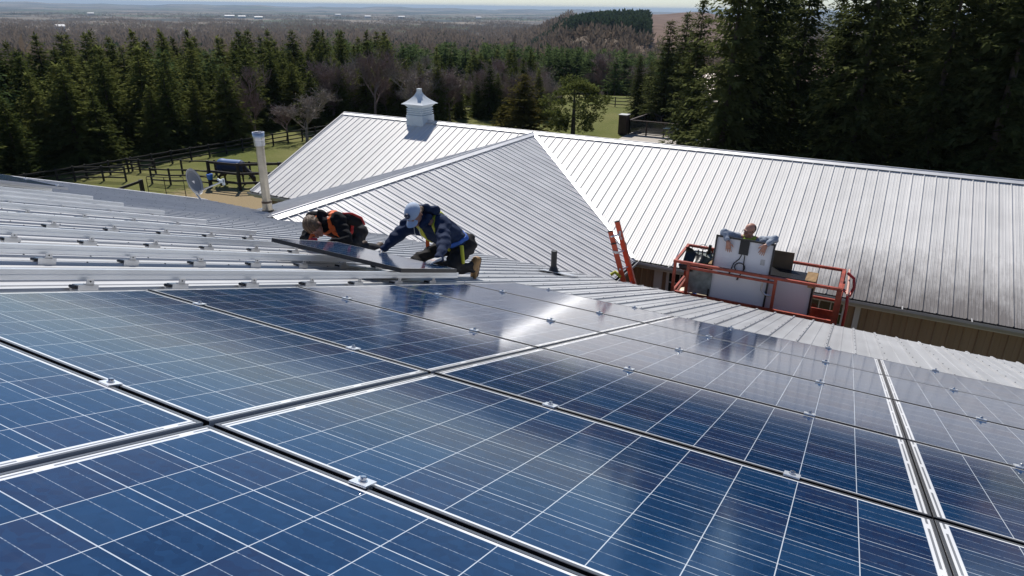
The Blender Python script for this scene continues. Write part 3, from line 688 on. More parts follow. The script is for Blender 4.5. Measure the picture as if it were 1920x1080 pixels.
# clamps
cm = MB(); cm.box((0, 0, 0.0045), (0.046, 0.040, 0.0045)); cm.box((0, -0.0085, -0.008), (0.044, 0.003, 0.026)); cm.box((0, 0.0085, -0.008), (0.044, 0.003, 0.026))
CP = np_mesh('plate', np.array(cm.v), cm.f); CP.materials.append(M['alu'])
cb = MB(); cb.lathe([(0.0105, 0.0066), (0.0105, 0.0085), (0.0072, 0.0086), (0.0072, 0.0165), (0.006, 0.0178)], 12, smooth=False)
CB = np_mesh('bolt', np.array(cb.v), cb.f); CB.materials.append(M['steel'])
for k, (a, _) in enumerate(RAILS):
    for j in range(0, 6):
        if k >= 4 and j < 1: continue
        b = j*1.01 + (0.0 if j < 5 else 0.006)
        e = empty('panel_clamp', RP(a+random.uniform(-.012, .012), b, 0.0), (-SLOPE, 0, random.uniform(-.05, .05)),
                  'metal clamp on the %s, %s from the left' % (
                      ['seam closest to the camera', 'second seam from the camera', 'third seam from the camera', 'fourth seam from the camera', 'fifth seam from the camera', 'far outer edge of the array'][j], ORD[k]),
                  'clamp', 'clamps holding the panels')
        link('plate', CP, None, e); link('bolt', CB, None, e)
for j in range(3):
    for a in (-8.95, -8.1):
        e = empty('panel_clamp', RP(a, 5.28-j*1.01, 0), ROOF_ROT, 'small clamp on the far left panel group, %s %s' % (['outer edge,', 'first seam,', 'second seam,'][j], 'upper rail' if a < -8.5 else 'lower rail'), 'clamp', 'clamps on the far left panels')
        link('plate', CP, None, e); link('bolt', CB, None, e)

# ------------------------------------------------------------------ pipe, flue, dish
e = empty('vent_pipe', RP(-1.45, 9.62, NR), None, 'short black plastic vent pipe standing on the grey roof', 'vent pipe')
m = MB(); m.tube([(0, 0, -0.1), (0, 0, 0.41)], 0.050, 18, cap=False); m.tube([(0, 0, 0.41), (0, 0, 0.30)], 0.042, 18, cap=True); m.build('pipe', M['pipe_black'], e)
m = MB(); m.lathe([(0.13, 0.0), (0.125, 0.01), (0.085, 0.05), (0.058, 0.13), (0.053, 0.14)], 18); b = m.build('boot', M['pipe_black'], e)
m = MB(); m.box((0.08, 0.03, 0.028), (0.62, 0.36, 0.006), Matrix.Rotation(-SLOPE, 4, 'X')); m.build('flashing', M['galv'], e)
m = MB()
for a in (-0.9, -0.2): m.box((a*0.3, 0.2, -0.03), (0.2, 0.02, 0.02), Matrix.Rotation(-SLOPE, 4, 'X'))
m.build('sealant', M['trim'], e)

e = empty('flue', W(-9.80, 10.6, -3.78), None, 'tall rust stained metal flue pipe with square cap at the roof edge', 'flue')
m = MB(); m.tube([(0, 0, -0.1), (0, 0, 0.28)], 0.115, 20); m.tube([(0, 0, 0.28), (0, 0, 1.72)], 0.098, 20); m.build('pipe', M['flue'], e)
m = MB(); m.tube([(0, 0, 0.28), (0, 0, 0.32)], 0.12, 20); m.tube([(0, 0, 0.03), (0, 0, 0.07)], 0.122, 20); m.build('band', M['sole'], e)
m = MB(); m.tube([(0, 0, 1.66), (0, 0, 1.78)], 0.125, 20); m.build('collar', M['galv'], e)
m = MB(); m.lathe([(0.12, 1.78), (0.128, 1.80), (0.138, 1.97), (0.125, 1.97), (0.12, 1.85)], 24); m.build('cap', M['galv'], e)
m = MB(); m.lathe([(0.30, -0.03), (0.28, 0.0), (0.16, 0.05), (0.14, 0.10)], 20); m.build('flashing', M['gutter_in'], e)

e = empty('satellite_dish', W(-11.86, 10.35, -3.66), None, 'grey oval satellite dish on a bent arm at the roof edge', 'satellite dish')
Rd = Matrix.Rotation(R(-50), 4, 'Z') @ Matrix.Rotation(R(75), 4, 'X')   # dish axis (local -z -> aim)
def dish_bm(rx, ry, depth, off, th=0.012):
    V = []; seg = 28; rings = 7
    for side in (0, 1):
        for i in range(rings+1):
            u = i/rings
            for k in range(seg):
                a = 2*math.pi*k/seg; V.append(Vector((rx*u*math.cos(a), ry*u*math.sin(a), depth*u*u-off-th*side)))
    n = (rings+1)*seg; F = []
    for s_ in (0, 1):
        for i in range(rings):
            for k in range(seg):
                q_ = (s_*n+i*seg+k, s_*n+i*seg+(k+1) % seg, s_*n+(i+1)*seg+(k+1) % seg, s_*n+(i+1)*seg+k)
                F.append(q_ if s_ == 0 else q_[::-1])
    for k in range(seg): F.append((rings*seg+k, n+rings*seg+k, n+rings*seg+(k+1) % seg, rings*seg+(k+1) % seg))
    return V, F
dc = Vector((-0.10, -0.07, 0.46)); aim = Vector((0.88, 0.36, 0.30)).normalized()
zq = aim.to_track_quat('Z', 'Y').to_matrix().to_4x4()
V, F = dish_bm(0.30, 0.34, 0.06, 0.0)
m = MB(); m.add([dc+zq @ v for v in V], F, True); m.build('reflector', M['dish'], e)
V, F = dish_bm(0.24, 0.28, 0.06*0.66, -0.004, 0.001); m = MB(); m.add([dc+zq @ v for v in V], F, True); m.build('reflector_face', M['dishface'], e)
m = MB(); m.tube([Vector((0.02, 0, 0.0)), Vector((-0.12, 0.0, 0.12)), Vector((-0.22, 0, 0.30)), dc-aim*0.03], 0.024, 8); m.box(dc-aim*0.05+Vector((0, 0, -0.03)), (0.10, 0.12, 0.16)); m.build('mount', M['galv'], e)
m = MB(); a1 = dc+Vector((0.66, 0.30, 0.02)); m.tube([dc+Vector((0.03, 0, -0.27)), a1], 0.017, 8); arm = m.build('arm', M['galv'], e)
m = MB(); m.box(a1+Vector((0.02, 0, 0.03)), (0.07, 0.09, 0.07)); m.box(a1+Vector((0.03, 0.05, 0.0)), (0.05, 0.05, 0.16)); m.tube([a1+Vector((0, 0, 0.03)), a1+Vector((-0.10, 0, 0.06))], 0.03, 10); m.build('receiver', M['cup'], e)

# ------------------------------------------------------------------ extension ladder behind the eave
e = empty('ladder', W(-1.12+0.0, 10.78, -8.5), None, 'orange fibreglass extension ladder standing up past the roof edge', 'ladder')
def lad(mb, x, y0, dx, dy, z1, w, d_):
    mb.bar((x, y0, 0), (x+dx, y0+dy, z1), w, d_, up=(1, 0, 0))
lean = (-0.42, 0.35)
def lpnt(off, z, y=0): return Vector((2.03-0.36*z+off, 0.02+0.10*z/5.7+y, z))
for nm, off, y, ztop, zb in (('rail', -0.03, 0.0, 5.34, 0), ('rail', 0.075, 0.22, 5.30, 0), ('extension_rail', -0.045, 0.035, 5.56, 2.2), ('extension_rail', 0.075, 0.19, 5.72, 2.2)):
    m = MB(); m.bar(lpnt(off, zb, y), lpnt(off, ztop, y), 0.095, 0.032, up=(0, 1, 0))
    o = m.build(nm, M['orange'], e)
    m = MB(); m.bar(lpnt(off, ztop, y), lpnt(off, ztop+0.02, y), 0.10, 0.04, up=(0, 1, 0)); m.build('end_cap', M['black_pl'], o)
for z in np.arange(0.3, 5.5, 0.305):
    m = MB(); m.tube([lpnt(-0.03, z, -0.03), lpnt(0.075, z, 0.24)], 0.019, 8); m.build('rung', M['alu'], e)
m = MB(); m.box(lpnt(-0.02, 5.20, -0.03), (0.12, 0.02, 0.04)); m.box(lpnt(0.075, 5.42, 0.17), (0.05, 0.03, 0.06)); m.build('bracket', M['galv'], e)
lab_ = MB(); lab_.box(lpnt(0.075, 5.5, 0.165), (0.045, 0.006, 0.12)); lab_.build('sticker', M['trim'], e)
m = MB(); m.tube([lpnt(-0.24, 4.74, -0.05), lpnt(-0.15, 4.80, -0.02), lpnt(-0.06, 4.72, 0)], 0.035, 8); m.build('standoff_pad', M['harness_ye'], e)

# ------------------------------------------------------------------ lift basket
BX0, BX1, BY0, BY1 = 0.22, 2.91, 10.62, 11.50
ZT, ZM, ZF = -3.20, -3.76, -4.32
lift = empty('boom_lift', W(1.6, 11.05, -8.5), None, 'faded red work platform of a boom lift parked against the roof edge', 'boom lift')
LO = Vector((1.6, 11.05, -8.5))
def lb(x, y, z): return Vector((x, y, z))-LO
def beam(name, p, q, w=0.05, h=0.05, mt='red', parent=None):
    w, h = w*0.88, h*0.88; m = MB(); m.bar(lb(*p), lb(*q), w, h); return m.build(name, M[mt], parent or lift)
for (x, y) in ((BX0, BY0), (BX0+0.24, BY0), (1.93, BY0), (BX1, BY0), (BX0, BY1), (1.2, BY1), (2.05, BY1), (BX1, BY1)):
    w = 0.09 if x == BX1 else 0.055
    beam('post', (x, y, ZF), (x, y, ZT if y == BY0 else ZT+0.04), w, w)
beam('top_rail', (BX0-0.03, BY0, ZT+0.02), (BX1+0.03, BY0, ZT+0.02), 0.06, 0.05)
beam('top_rail', (BX0-0.03, BY1, ZT+0.06), (1.02, BY1, ZT+0.06), 0.055, 0.05)
beam('top_rail', (1.98, BY1, ZT+0.06), (BX1+0.03, BY1, ZT+0.06), 0.055, 0.05)
beam('top_rail', (BX0, BY0, ZT+0.02), (BX0, BY1, ZT+0.06), 0.05, 0.05)
beam('top_rail', (BX1, BY0, ZT+0.02), (BX1, BY1, ZT+0.06), 0.06, 0.06)
beam('top_rail', (BX0+0.24, BY0-0.005, ZT-0.06), (1.95, BY0-0.005, ZT-0.06), 0.045, 0.04)
beam('mid_rail', (BX0, BY0, ZM), (BX1, BY0, ZM), 0.05, 0.05)
beam('mid_rail', (BX0, BY1, ZM+0.05), (BX1, BY1, ZM+0.05), 0.04, 0.04)
beam('mid_rail', (BX0, BY0, ZM), (BX0, BY1, ZM), 0.04, 0.04)
beam('brace', (BX0+0.05, BY0+0.08, ZM-0.05), (BX0+0.22, BY0+0.5, ZT-0.25), 0.04, 0.03)
beam('toe_board', (BX0, BY0, ZF+0.08), (BX1, BY0, ZF+0.08), 0.02, 0.16)
beam('toe_board', (BX0, BY1, ZF+0.08), (BX1, BY1, ZF+0.08), 0.02, 0.16)
m = MB(); m.box(lb(1.6, 11.06, ZF-0.03), (2.8, 0.92, 0.05)); m.build('floor', M['galv'], lift)
m = MB(); m.box(lb(2.62, BY1-0.04, -4.02), (0.62, 0.02, 0.24)); m.build('kick_plate', M['red'], lift)
m = MB(); m.box(lb(BX1+0.04, 11.05, -3.65), (0.03, 0.85, 0.65)); m.build('gate_panel', M['red'], lift)
m = MB(); m.tube([lb(BX1+0.14, 10.66, -4.2), lb(BX1+0.15, 10.66, -3.5), lb(BX1+0.13, 10.75, -3.28), lb(BX1+0.06, 10.85, -3.26), lb(BX1+0.16, 11.0, -3.40), lb(BX1+0.20, 11.05, -3.25), lb(BX1+0.17, 11.1, -3.12), lb(BX1+0.06, 11.15, -3.06)], 0.025, 8); m.build('hose', M['redrubber'], lift)
m = MB(); m.tube([lb(BX1+0.12, 10.62, -3.25), lb(BX1+0.11, 11.0, -3.20), lb(BX1+0.08, 11.45, -3.10)], 0.02, 8); m.build('cable_sleeve', mat('pinkish cable sleeve', (0.6, 0.33, 0.26), 0.6), lift)
m = MB(); m.tube([lb(1.72, BY0+0.05, ZT-0.10), lb(1.72, BY0+0.05, ZT-0.25), lb(1.79, BY0+0.05, ZT-0.32), lb(1.9, BY0+0.05, ZT-0.33)], 0.018, 8); m.build('latch_handle', M['galv'], lift)
# control console with levers
m = MB(); m.box(lb(0.62, 11.38, -3.32), (0.52, 0.22, 0.16), Matrix.Rotation(R(25), 4, 'X')); con = m.build('control_box', M['board'], lift)
m = MB()
for i in range(5): m.tube([lb(0.45+i*0.08, 11.34, -3.24), lb(0.45+i*0.08, 11.32, -3.14)], 0.012, 6)
m.build('lever', M['black_pl'], con)
m = MB(); m.tube([lb(0.52+0.07*math.cos(t_), 11.40, -3.10+0.05*math.sin(t_)) for t_ in np.linspace(0, 6.28, 14)], 0.005, 5); m.tube([lb(0.62, 11.42, -3.22), lb(0.64, 11.42, -3.05)], 0.03, 8); m.build('joystick', M['black_pl'], con)
for i in range(3):
    m = MB(); m.box(lb(0.66+i*0.14, BY1, ZT+0.01), (0.06, 0.035, 0.07)); m.build('hook', M['red'], lift)
# boom, turntable and chassis below the roof edge
m = MB(); m.bar(lb(1.6, 11.5, ZF-0.1), lb(1.6, 13.6, -6.4), 0.22, 0.28); m.bar(lb(1.6, 13.6, -6.4), lb(1.6, 11.9, -7.6), 0.26, 0.32); m.build('boom', M['red'], lift)
m = MB(); m.box(lb(1.6, 12.2, -7.75), (1.5, 1.5, 0.55), top=0.9); m.build('chassis', M['red'], lift)
for sx_ in (-0.85, 0.85):
    for sy_ in (-0.6, 0.6):
        m = MB(); m.tube([lb(1.6+sx_-0.12, 12.2+sy_, -8.12), lb(1.6+sx_+0.12, 12.2+sy_, -8.12)], 0.38, 20); m.build('wheel', M['rubber'], lift)

# held panel, standing on end behind the front rail, back sheet towards the camera
ax = Vector((1.02, 0.0, 0.0)).normalized()
pt = W(0.845, 10.86, -2.655); up_ = Vector((0.02, 0.10, 0.995)).normalized(); wv = Vector((1, 0, 0.0)).normalized(); nb = wv.cross(up_)
# panel local: x (1.65) = up, y (.99) = across, z = glass side facing away
xa = up_; ya = wv; za = xa.cross(ya)
hp = solar('white backed solar panel held upright by the man in the lift basket', (0, 0, 0), None, fm=FMD)
for ch in list(hp.children):
    if ch.name.startswith('back_sheet'): bsheet = ch
base = pt-up_*PL
hp.matrix_world = Matrix(((xa.x, ya.x, za.x, base.x), (xa.y, ya.y, za.y, base.y), (xa.z, ya.z, za.z, base.z), (0, 0, 0, 1)))
m = MB(); m.box((PL-0.155, PW/2, -0.022), (0.235, 0.155, 0.026)); m.box((PL-0.035, PW/2, -0.019), (0.03, 0.13, 0.02)); jb = m.build('junction_box', M['black_pl'], hp)
m = MB(); m.box((PL-0.275, PW/2+0.01, -0.028), (0.028, 0.075, 0.012)); m.build('label', M['trim'], jb)
m = MB()
cxl, cyl = PL-0.50, PW/2-0.02
m.tube([(PL-0.27, PW/2-0.02, -0.028), (PL-0.36, PW/2-0.05, -0.03), (PL-0.45, PW/2-0.13, -0.03), (PL-0.60, PW/2-0.165, -0.028)], 0.0085, 6)
m.tube([(PL-0.27, PW/2+0.03, -0.028), (PL-0.42, PW/2+0.035, -0.03), (PL-0.55, PW/2+0.05, -0.03), (PL-0.67, PW/2-0.01, -0.028)], 0.0085, 6)
m.tube([(cxl+0.075*math.cos(t_), cyl+0.085*math.sin(t_), -0.03-0.003*math.sin(t_*0.5)) for t_ in np.linspace(0, 12.5, 40)], 0.0085, 6)
m.tube([(PL-0.60, PW/2-0.165, -0.028), (PL-0.66, PW/2-0.18, -0.028)], 0.014, 6); m.tube([(PL-0.67, PW/2-0.01, -0.028), (PL-0.73, PW/2-0.03, -0.028)], 0.014, 6)
m.build('cable', M['black_pl'], hp)
m = MB(); m.box((PL-0.35, PW-0.16, -0.0098), (0.10, 0.075, 0.0015)); m.build('sticker', mat('buff sticker', (0.50, 0.49, 0.47), 0.6, var=0.2, vscale=60), hp)
m = MB()
for u in (0.28, 0.44, 0.60, 0.76): m.box((u*PL, 0.19, -0.0098), (0.0016, 0.30, 0.0012))
for v in (0.16, 0.28): m.box((PL*0.47, v, -0.0105), (PL*0.72, 0.0016, 0.0012))
m.build('cell_outline', mat('pale line', (0.72, 0.74, 0.78), 0.4), hp)

# stack of panels on edge in the basket
stk_labels = ['nearest the roof, white back showing', 'second', 'third', 'fourth', 'fifth', 'sixth', 'seventh', 'eighth', 'farthest from the roof']
for k in range(9):
    e = empty('solar_panel', (0, 0, 0), None, 'solar panel on edge in the basket stack, %s' % (stk_labels[k] if k in (0, 8) else stk_labels[k]+' from the roof side'), 'solar panel', 'stack of panels in the lift basket')
    xa = Vector((1, 0, 0)); ya = Vector((0, 0.03, 1)).normalized(); za = xa.cross(ya)
    zs = -1   # back sheet to camera
    yk = 11.00+k*0.047; base = W(0.76, yk, -4.27)
    # glass away from camera: panel local z -> +Y ; keep right handed by running x backwards
    xa = Vector((-1, 0, 0)); za = xa.cross(ya)
    base = W(0.86+PL, yk, -4.25)
    e.matrix_world = Matrix(((xa.x, ya.x, za.x, base.x), (xa.y, ya.y, za.y, base.y), (xa.z, ya.z, za.z, base.z), (0, 0, 0, 1)))
    link('glass', GM, None, e); link('frame', FMD, None, e); link('back_sheet', BK, None, e)
def cardboard(x, label):
    e = empty('cardboard_corner', W(x, 11.2, -3.255), None, label, 'cardboard', 'cardboard corners on the panel stack')
    m = MB(); m.box((0, -0.01, 0.012), (0.17, 0.47, 0.006))
    for i in range(7): m.box((0, -0.2+i*0.065, 0.018), (0.17, 0.03, 0.008))
    m.build('flap', M['card'], e)
    m = MB(); s_ = 1 if x > 1.5 else -1
    m.box((0.087*s_, -0.01, -0.09), (0.006, 0.47, 0.20)); m.box((0.02*s_, -0.243, -0.05), (0.10, 0.004, 0.12)); m.build('side', M['card'], e)
cardboard(2.44, 'torn brown cardboard corner on the right end of the panel stack')
cardboard(0.82, 'brown cardboard corner on the left end of the panel stack')
m = MB(); m.box((0, 0, 0.16), (0.34, 0.012, 0.34)); o = m.build('cardboard_sheet', mat('dull brown card', (0.13, 0.095, 0.06), 0.8, var=0.2), None); o.location = W(1.92, 11.43, -3.28)
tag(o, 'upright dull brown cardboard sheet behind the panel stack', 'cardboard')
# black sheeting hung over the left corner, weathered board, cream pad
m = MB(); V = []
nx_, ny_ = 15, 12
for j in range(ny_):
    for i in range(nx_):
        u, v = i/(nx_-1), j/(ny_-1)
        top = -3.0-0.20*u-0.08*abs(math.sin(u*7)); z = top-v*(0.33-0.12*u)
        V.append((0.30+u*0.62, 10.95+0.10*math.sin(u*9+v*2)+0.05*math.sin(v*7+u*3)-0.2*v+0.2*u, z+0.03*math.sin(u*13)))
n0 = len(V); V += [(a, b+0.012, c) for a, b, c in V]
F = [(j*nx_+i, j*nx_+i+1, (j+1)*nx_+i+1, (j+1)*nx_+i) for j in range(ny_-1) for i in range(nx_-1)]
F += [tuple(n0+k for k in f[::-1]) for f in F]
m.add([W(*v)-W(0.6, 11, -3.3) for v in V], F, True); o = m.build('black_sheeting', M['dark_bag'], None); o.location = W(0.6, 11, -3.3)
tag(o, 'crumpled black plastic sheeting draped in the left corner of the lift basket', 'plastic sheet')
m = MB(); m.tube([(-0.16, 0, 0), (-0.05, 0.02, 0.03), (0.08, 0, 0.02), (0.18, 0, 0)], [0.05, 0.09, 0.085, 0.04], 10); o = m.build('black_bag', M['dark_bag'], None); o.location = W(0.42, 10.78, -3.33)
tag(o, 'small black bag slumped against the top rail at the basket left end', 'bag')
m = MB(); m.box((0, 0, 0), (0.40, 0.025, 0.46)); m.box((0.0, -0.018, 0.19), (0.36, 0.01, 0.02)); o = m.build('weathered_board', M['board'], None); o.location = W(0.66, 10.74, -3.53)
tag(o, 'stained grey green board fixed inside the basket front rail', 'board')
m = MB(); m.lathe([(0.02, 0.0), (0.20, 0.0), (0.235, 0.02), (0.235, 0.05), (0.20, 0.07), (0.02, 0.075)], 24)
o = m.build('cream_pad', mat('cream plastic', (0.62, 0.52, 0.38), 0.5, var=0.15, vscale=12), None); o.location = W(0.55, 10.86, -3.86); o.rotation_euler = (R(12), R(4), 0); o.scale = (1.15, 0.7, 1)
tag(o, 'cream oval pad with blue stripe lying low in the basket left end', 'pad')
s = MB(); s.box((0.03, 0, 0.078), (0.05, 0.42, 0.004)); st_ = s.build('stripe', M['harness_bl'], o)

# ------------------------------------------------------------------ signed distance figures
def smin(a, b, k):
    h = np.clip(0.5+0.5*(b-a)/k, 0, 1); return b*(1-h)+a*h-k*h*(1-h)
def seg(P, a, b, ra, rb):
    a, b = np.asarray(a, float), np.asarray(b, float); ba = b-a
    t_ = np.clip(((P-a)@ba)/(ba@ba), 0, 1)
    return np.linalg.norm(P-a-t_[:, None]*ba, axis=1)-(ra+(rb-ra)*t_)
def ell(P, c, r, axes=None):
    Q = P-np.asarray(c, float)
    if axes is not None: Q = Q@np.asarray(axes, float).T
    q_ = Q/np.asarray(r, float); k0 = np.linalg.norm(q_, axis=1); k1 = np.linalg.norm(q_/np.asarray(r, float), axis=1)
    return k0*(k0-1)/np.maximum(k1, 1e-6)
def chain(P, items, k=0.03):
    d = None
    for it in items:
        e_ = seg(P, *it) if len(it) == 4 else ell(P, *it)
        d = e_ if d is None else smin(d, e_, k)
    return d
def nets(fn, lo, hi, res):
    lo, hi = np.array(lo, float), np.array(hi, float)
    n = np.ceil((hi-lo)/res).astype(int)+1; n = ((n+3)//4)*4
    ax_ = [lo[i]+res*np.arange(n[i]) for i in range(3)]
    cax = [lo[i]+res*(np.arange(n[i]//4)*4+1.5) for i in range(3)]
    C_ = np.stack(np.meshgrid(*cax, indexing='ij'), -1).reshape(-1, 3)
    cd_ = fn(C_).reshape([n[i]//4 for i in range(3)])
    D = np.repeat(np.repeat(np.repeat(cd_, 4, 0), 4, 1), 4, 2)
    near = np.abs(D) < res*7
    idx = np.argwhere(near); P = lo+idx*res
    vals = np.concatenate([fn(P[i:i+400000]) for i in range(0, len(P), 400000)])
    D[near] = vals
    S = D < 0
    c = S[:-1, :-1, :-1].astype(np.int8)
    tot = sum(S[i:n[0]-1+i, j:n[1]-1+j, k:n[2]-1+k].astype(np.int8) for i in (0, 1) for j in (0, 1) for k in (0, 1))
    cell = (tot > 0) & (tot < 8); ci = np.argwhere(cell)
    vid = -np.ones(cell.shape, dtype=np.int64); vid[cell] = np.arange(len(ci))
    acc = np.zeros((len(ci), 3)); cnt = np.zeros(len(ci))
    cr_ = [(i, j, k) for i in (0, 1) for j in (0, 1) for k in (0, 1)]
    for a in cr_:
        for b in cr_:
            if sum(b)-sum(a) == 1 and all(y >= x for x, y in zip(a, b)):
                da = D[ci[:, 0]+a[0], ci[:, 1]+a[1], ci[:, 2]+a[2]]; db = D[ci[:, 0]+b[0], ci[:, 1]+b[1], ci[:, 2]+b[2]]
                m_ = (da < 0) != (db < 0); t_ = np.where(m_, da/np.where(m_, da-db, 1), 0)
                pt_ = np.array(a)+t_[:, None]*(np.array(b)-np.array(a))
                acc[m_] += pt_[m_]; cnt[m_] += 1
    V = lo+(ci+acc/cnt[:, None])*res
    Fs = []
    for ax__ in range(3):
        sh = [slice(1, n[0]-1), slice(1, n[1]-1), slice(1, n[2]-1)]; s0 = list(sh); s1 = list(sh)
        s0[ax__] = slice(0, n[ax__]-1); s1[ax__] = slice(1, n[ax__])
        A_, B_ = S[tuple(s0)], S[tuple(s1)]; ed = np.argwhere(A_ != B_)
        if len(ed) == 0: continue
        off = np.array([1, 1, 1]); off[ax__] = 0; g_ = ed+off
        u = np.zeros(3, int); u[(ax__+1) % 3] = 1; w = np.zeros(3, int); w[(ax__+2) % 3] = 1
        def vi(p): return vid[p[:, 0], p[:, 1], p[:, 2]]
        ok = (g_[:, 0] < n[0]-1) & (g_[:, 1] < n[1]-1) & (g_[:, 2] < n[2]-1); g_ = g_[ok]; ed = ed[ok]
        q_ = np.stack((vi(g_-u-w), vi(g_-w), vi(g_), vi(g_-u)), -1)
        flip = ~A_[tuple(ed.T)]
        q_[flip] = q_[flip][:, ::-1]; Fs.append(q_[(q_ >= 0).all(1)])
    return V, np.concatenate(Fs)
def figure(name, fn, lo, hi, res, mt, parent, org, smooth_=True):
    V, F = nets(fn, lo, hi, res)
    return link(name, np_mesh(name, V-np.array(org), F, smooth_), mt, parent)
def bounds(items, pad=0.06):
    P = []
    for it in items:
        if len(it) == 4: P += [np.array(it[0])-it[2], np.array(it[0])+it[2], np.array(it[1])-it[3], np.array(it[1])+it[3]]
        else: r_ = max(it[1]); P += [np.array(it[0])-r_, np.array(it[0])+r_]
    P = np.array(P); return P.min(0)-pad, P.max(0)+pad
def wr(P, s=1.0, f=46):       # cloth wrinkles
    return s*0.0055*(np.sin(P[:, 0]*f+np.sin(P[:, 2]*31)*2)+np.sin(P[:, 2]*f*1.1+P[:, 1]*37+1.3*np.sin(P[:, 0]*23)))
def unit(v): v = np.array(v, float); return v/np.linalg.norm(v)

def head_items(c, fwd_, up0, s=1.0):
    """skull, jaw, nose, ears, brow; returns items"""
    f = unit(fwd_); u = np.array(up0, float); u = unit(u-f*(u@f)); r_ = np.cross(f, u)
    A3 = np.stack((r_, f, u)); c = np.array(c, float)
    g = lambda x, y, z: c+(r_*x+f*y+u*z)*s
    it = [(g(0, -0.015, 0.025), (0.076*s, 0.097*s, 0.088*s), A3), (g(0, 0.020, -0.045), (0.060*s, 0.072*s, 0.070*s), A3),
          (g(0, 0.070, -0.095), (0.030*s, 0.028*s, 0.026*s), A3)]
    det = [(g(0, 0.098, 0.0), g(0, 0.118, -0.032), 0.010*s, 0.015*s), (g(-0.03, 0.085, 0.022), g(0.03, 0.085, 0.022), 0.013*s, 0.013*s),
           (g(0.078, -0.01, 0.008), g(0.080, -0.012, -0.03), 0.014*s, 0.010*s), (g(-0.078, -0.01, 0.008), g(-0.080, -0.012, -0.03), 0.014*s, 0.010*s),
           (g(-0.022, 0.094, -0.066), g(0.022, 0.094, -0.066), 0.009*s, 0.009*s), (g(0.045, 0.062, -0.03), g(0.045, 0.05, -0.03), 0.02*s, 0.02*s), (g(-0.045, 0.062, -0.03), g(-0.045, 0.05, -0.03), 0.02*s, 0.02*s)]
    return it, det, g, A3
def hand_items(w, dirv, palmn, spread=0.5, curl=0.3, s=1.0, thumb=1):
    d = unit(dirv); n = np.array(palmn, float); n = unit(n-d*(n@d)); r_ = np.cross(d, n); w = np.array(w, float)
    it = [(w+r_*0.018*s, w+r_*0.026*s+d*0.085*s, 0.018*s, 0.014*s), (w, w+d*0.09*s, 0.020*s, 0.014*s), (w-r_*0.018*s, w-r_*0.026*s+d*0.082*s, 0.018*s, 0.013*s)]
    fing = []
    for i, (o_, L) in enumerate(((0.033, 0.072), (0.011, 0.082), (-0.012, 0.077), (-0.034, 0.060))):
        b0 = w+r_*o_*s+d*0.085*s; dd = unit(d+r_*o_*spread*6)
        p1 = b0+(dd+n*curl*0.25)*L*0.42*s; p2 = p1+unit(dd+n*curl*0.9)*L*0.33*s; p3 = p2+unit(dd+n*curl*1.6)*L*0.27*s
        fing += [(b0, p1, 0.0098*s, 0.0088*s), (p1, p2, 0.0088*s, 0.008*s), (p2, p3, 0.008*s, 0.0066*s)]
    b0 = w+r_*0.026*thumb*s+d*0.02*s; p1 = b0+unit(r_*thumb*0.8+d*0.7+n*0.3)*0.045*s; p2 = p1+unit(r_*thumb*0.3+d+n*0.3)*0.035*s
    fing += [(b0, p1, 0.014*s, 0.011*s), (p1, p2, 0.011*s, 0.008*s)]
    return it, fing

def body_fn(groups):
    """groups: list of (items, k) unioned with small blend"""
    def fn(P):
        d = None
        for it, k in groups:
            e_ = chain(P, it, k); d = e_ if d is None else smin(d, e_, 0.012)
        return d
    return fn
def Z(p): return (p[0], p[1], p[2]+OFF)
def ZI(items):
    out = []
    for it in items:
        if len(it) == 4: out.append((Z(it[0]), Z(it[1]), it[2], it[3]))
        else: out.append((Z(it[0]),)+tuple(it[1:]))
    return out
def part_fig(name, items, k, mt, parent, org, res=0.009, wrk=0.0, extra=None, pad=0.06):
    items = ZI(items); lo, hi = bounds(items, pad)
    def fn(P):
        d = chain(P, items, k)
        if wrk: d = d-wr(P, wrk)
        if extra is not None: d = extra(P, d)
        return d
    return figure(name, fn, lo, hi, res, mt, parent, org), fn, (lo, hi)
def strap(name, basefn, bb, p, n, halfw, mt, parent, org, th=0.009, clip=None, res=0.006):
    p = np.array(Z(p)); n = unit(n)
    def fn(P):
        d = np.maximum(basefn(P)-th, np.abs((P-p)@n)-halfw)
        d = np.maximum(d, -(basefn(P)+0.004))
        if clip is not None: d = np.maximum(d, clip(P))
        return d
    return figure(name, fn, bb[0]-0.02, bb[1]+0.02, res, mt, parent, org)

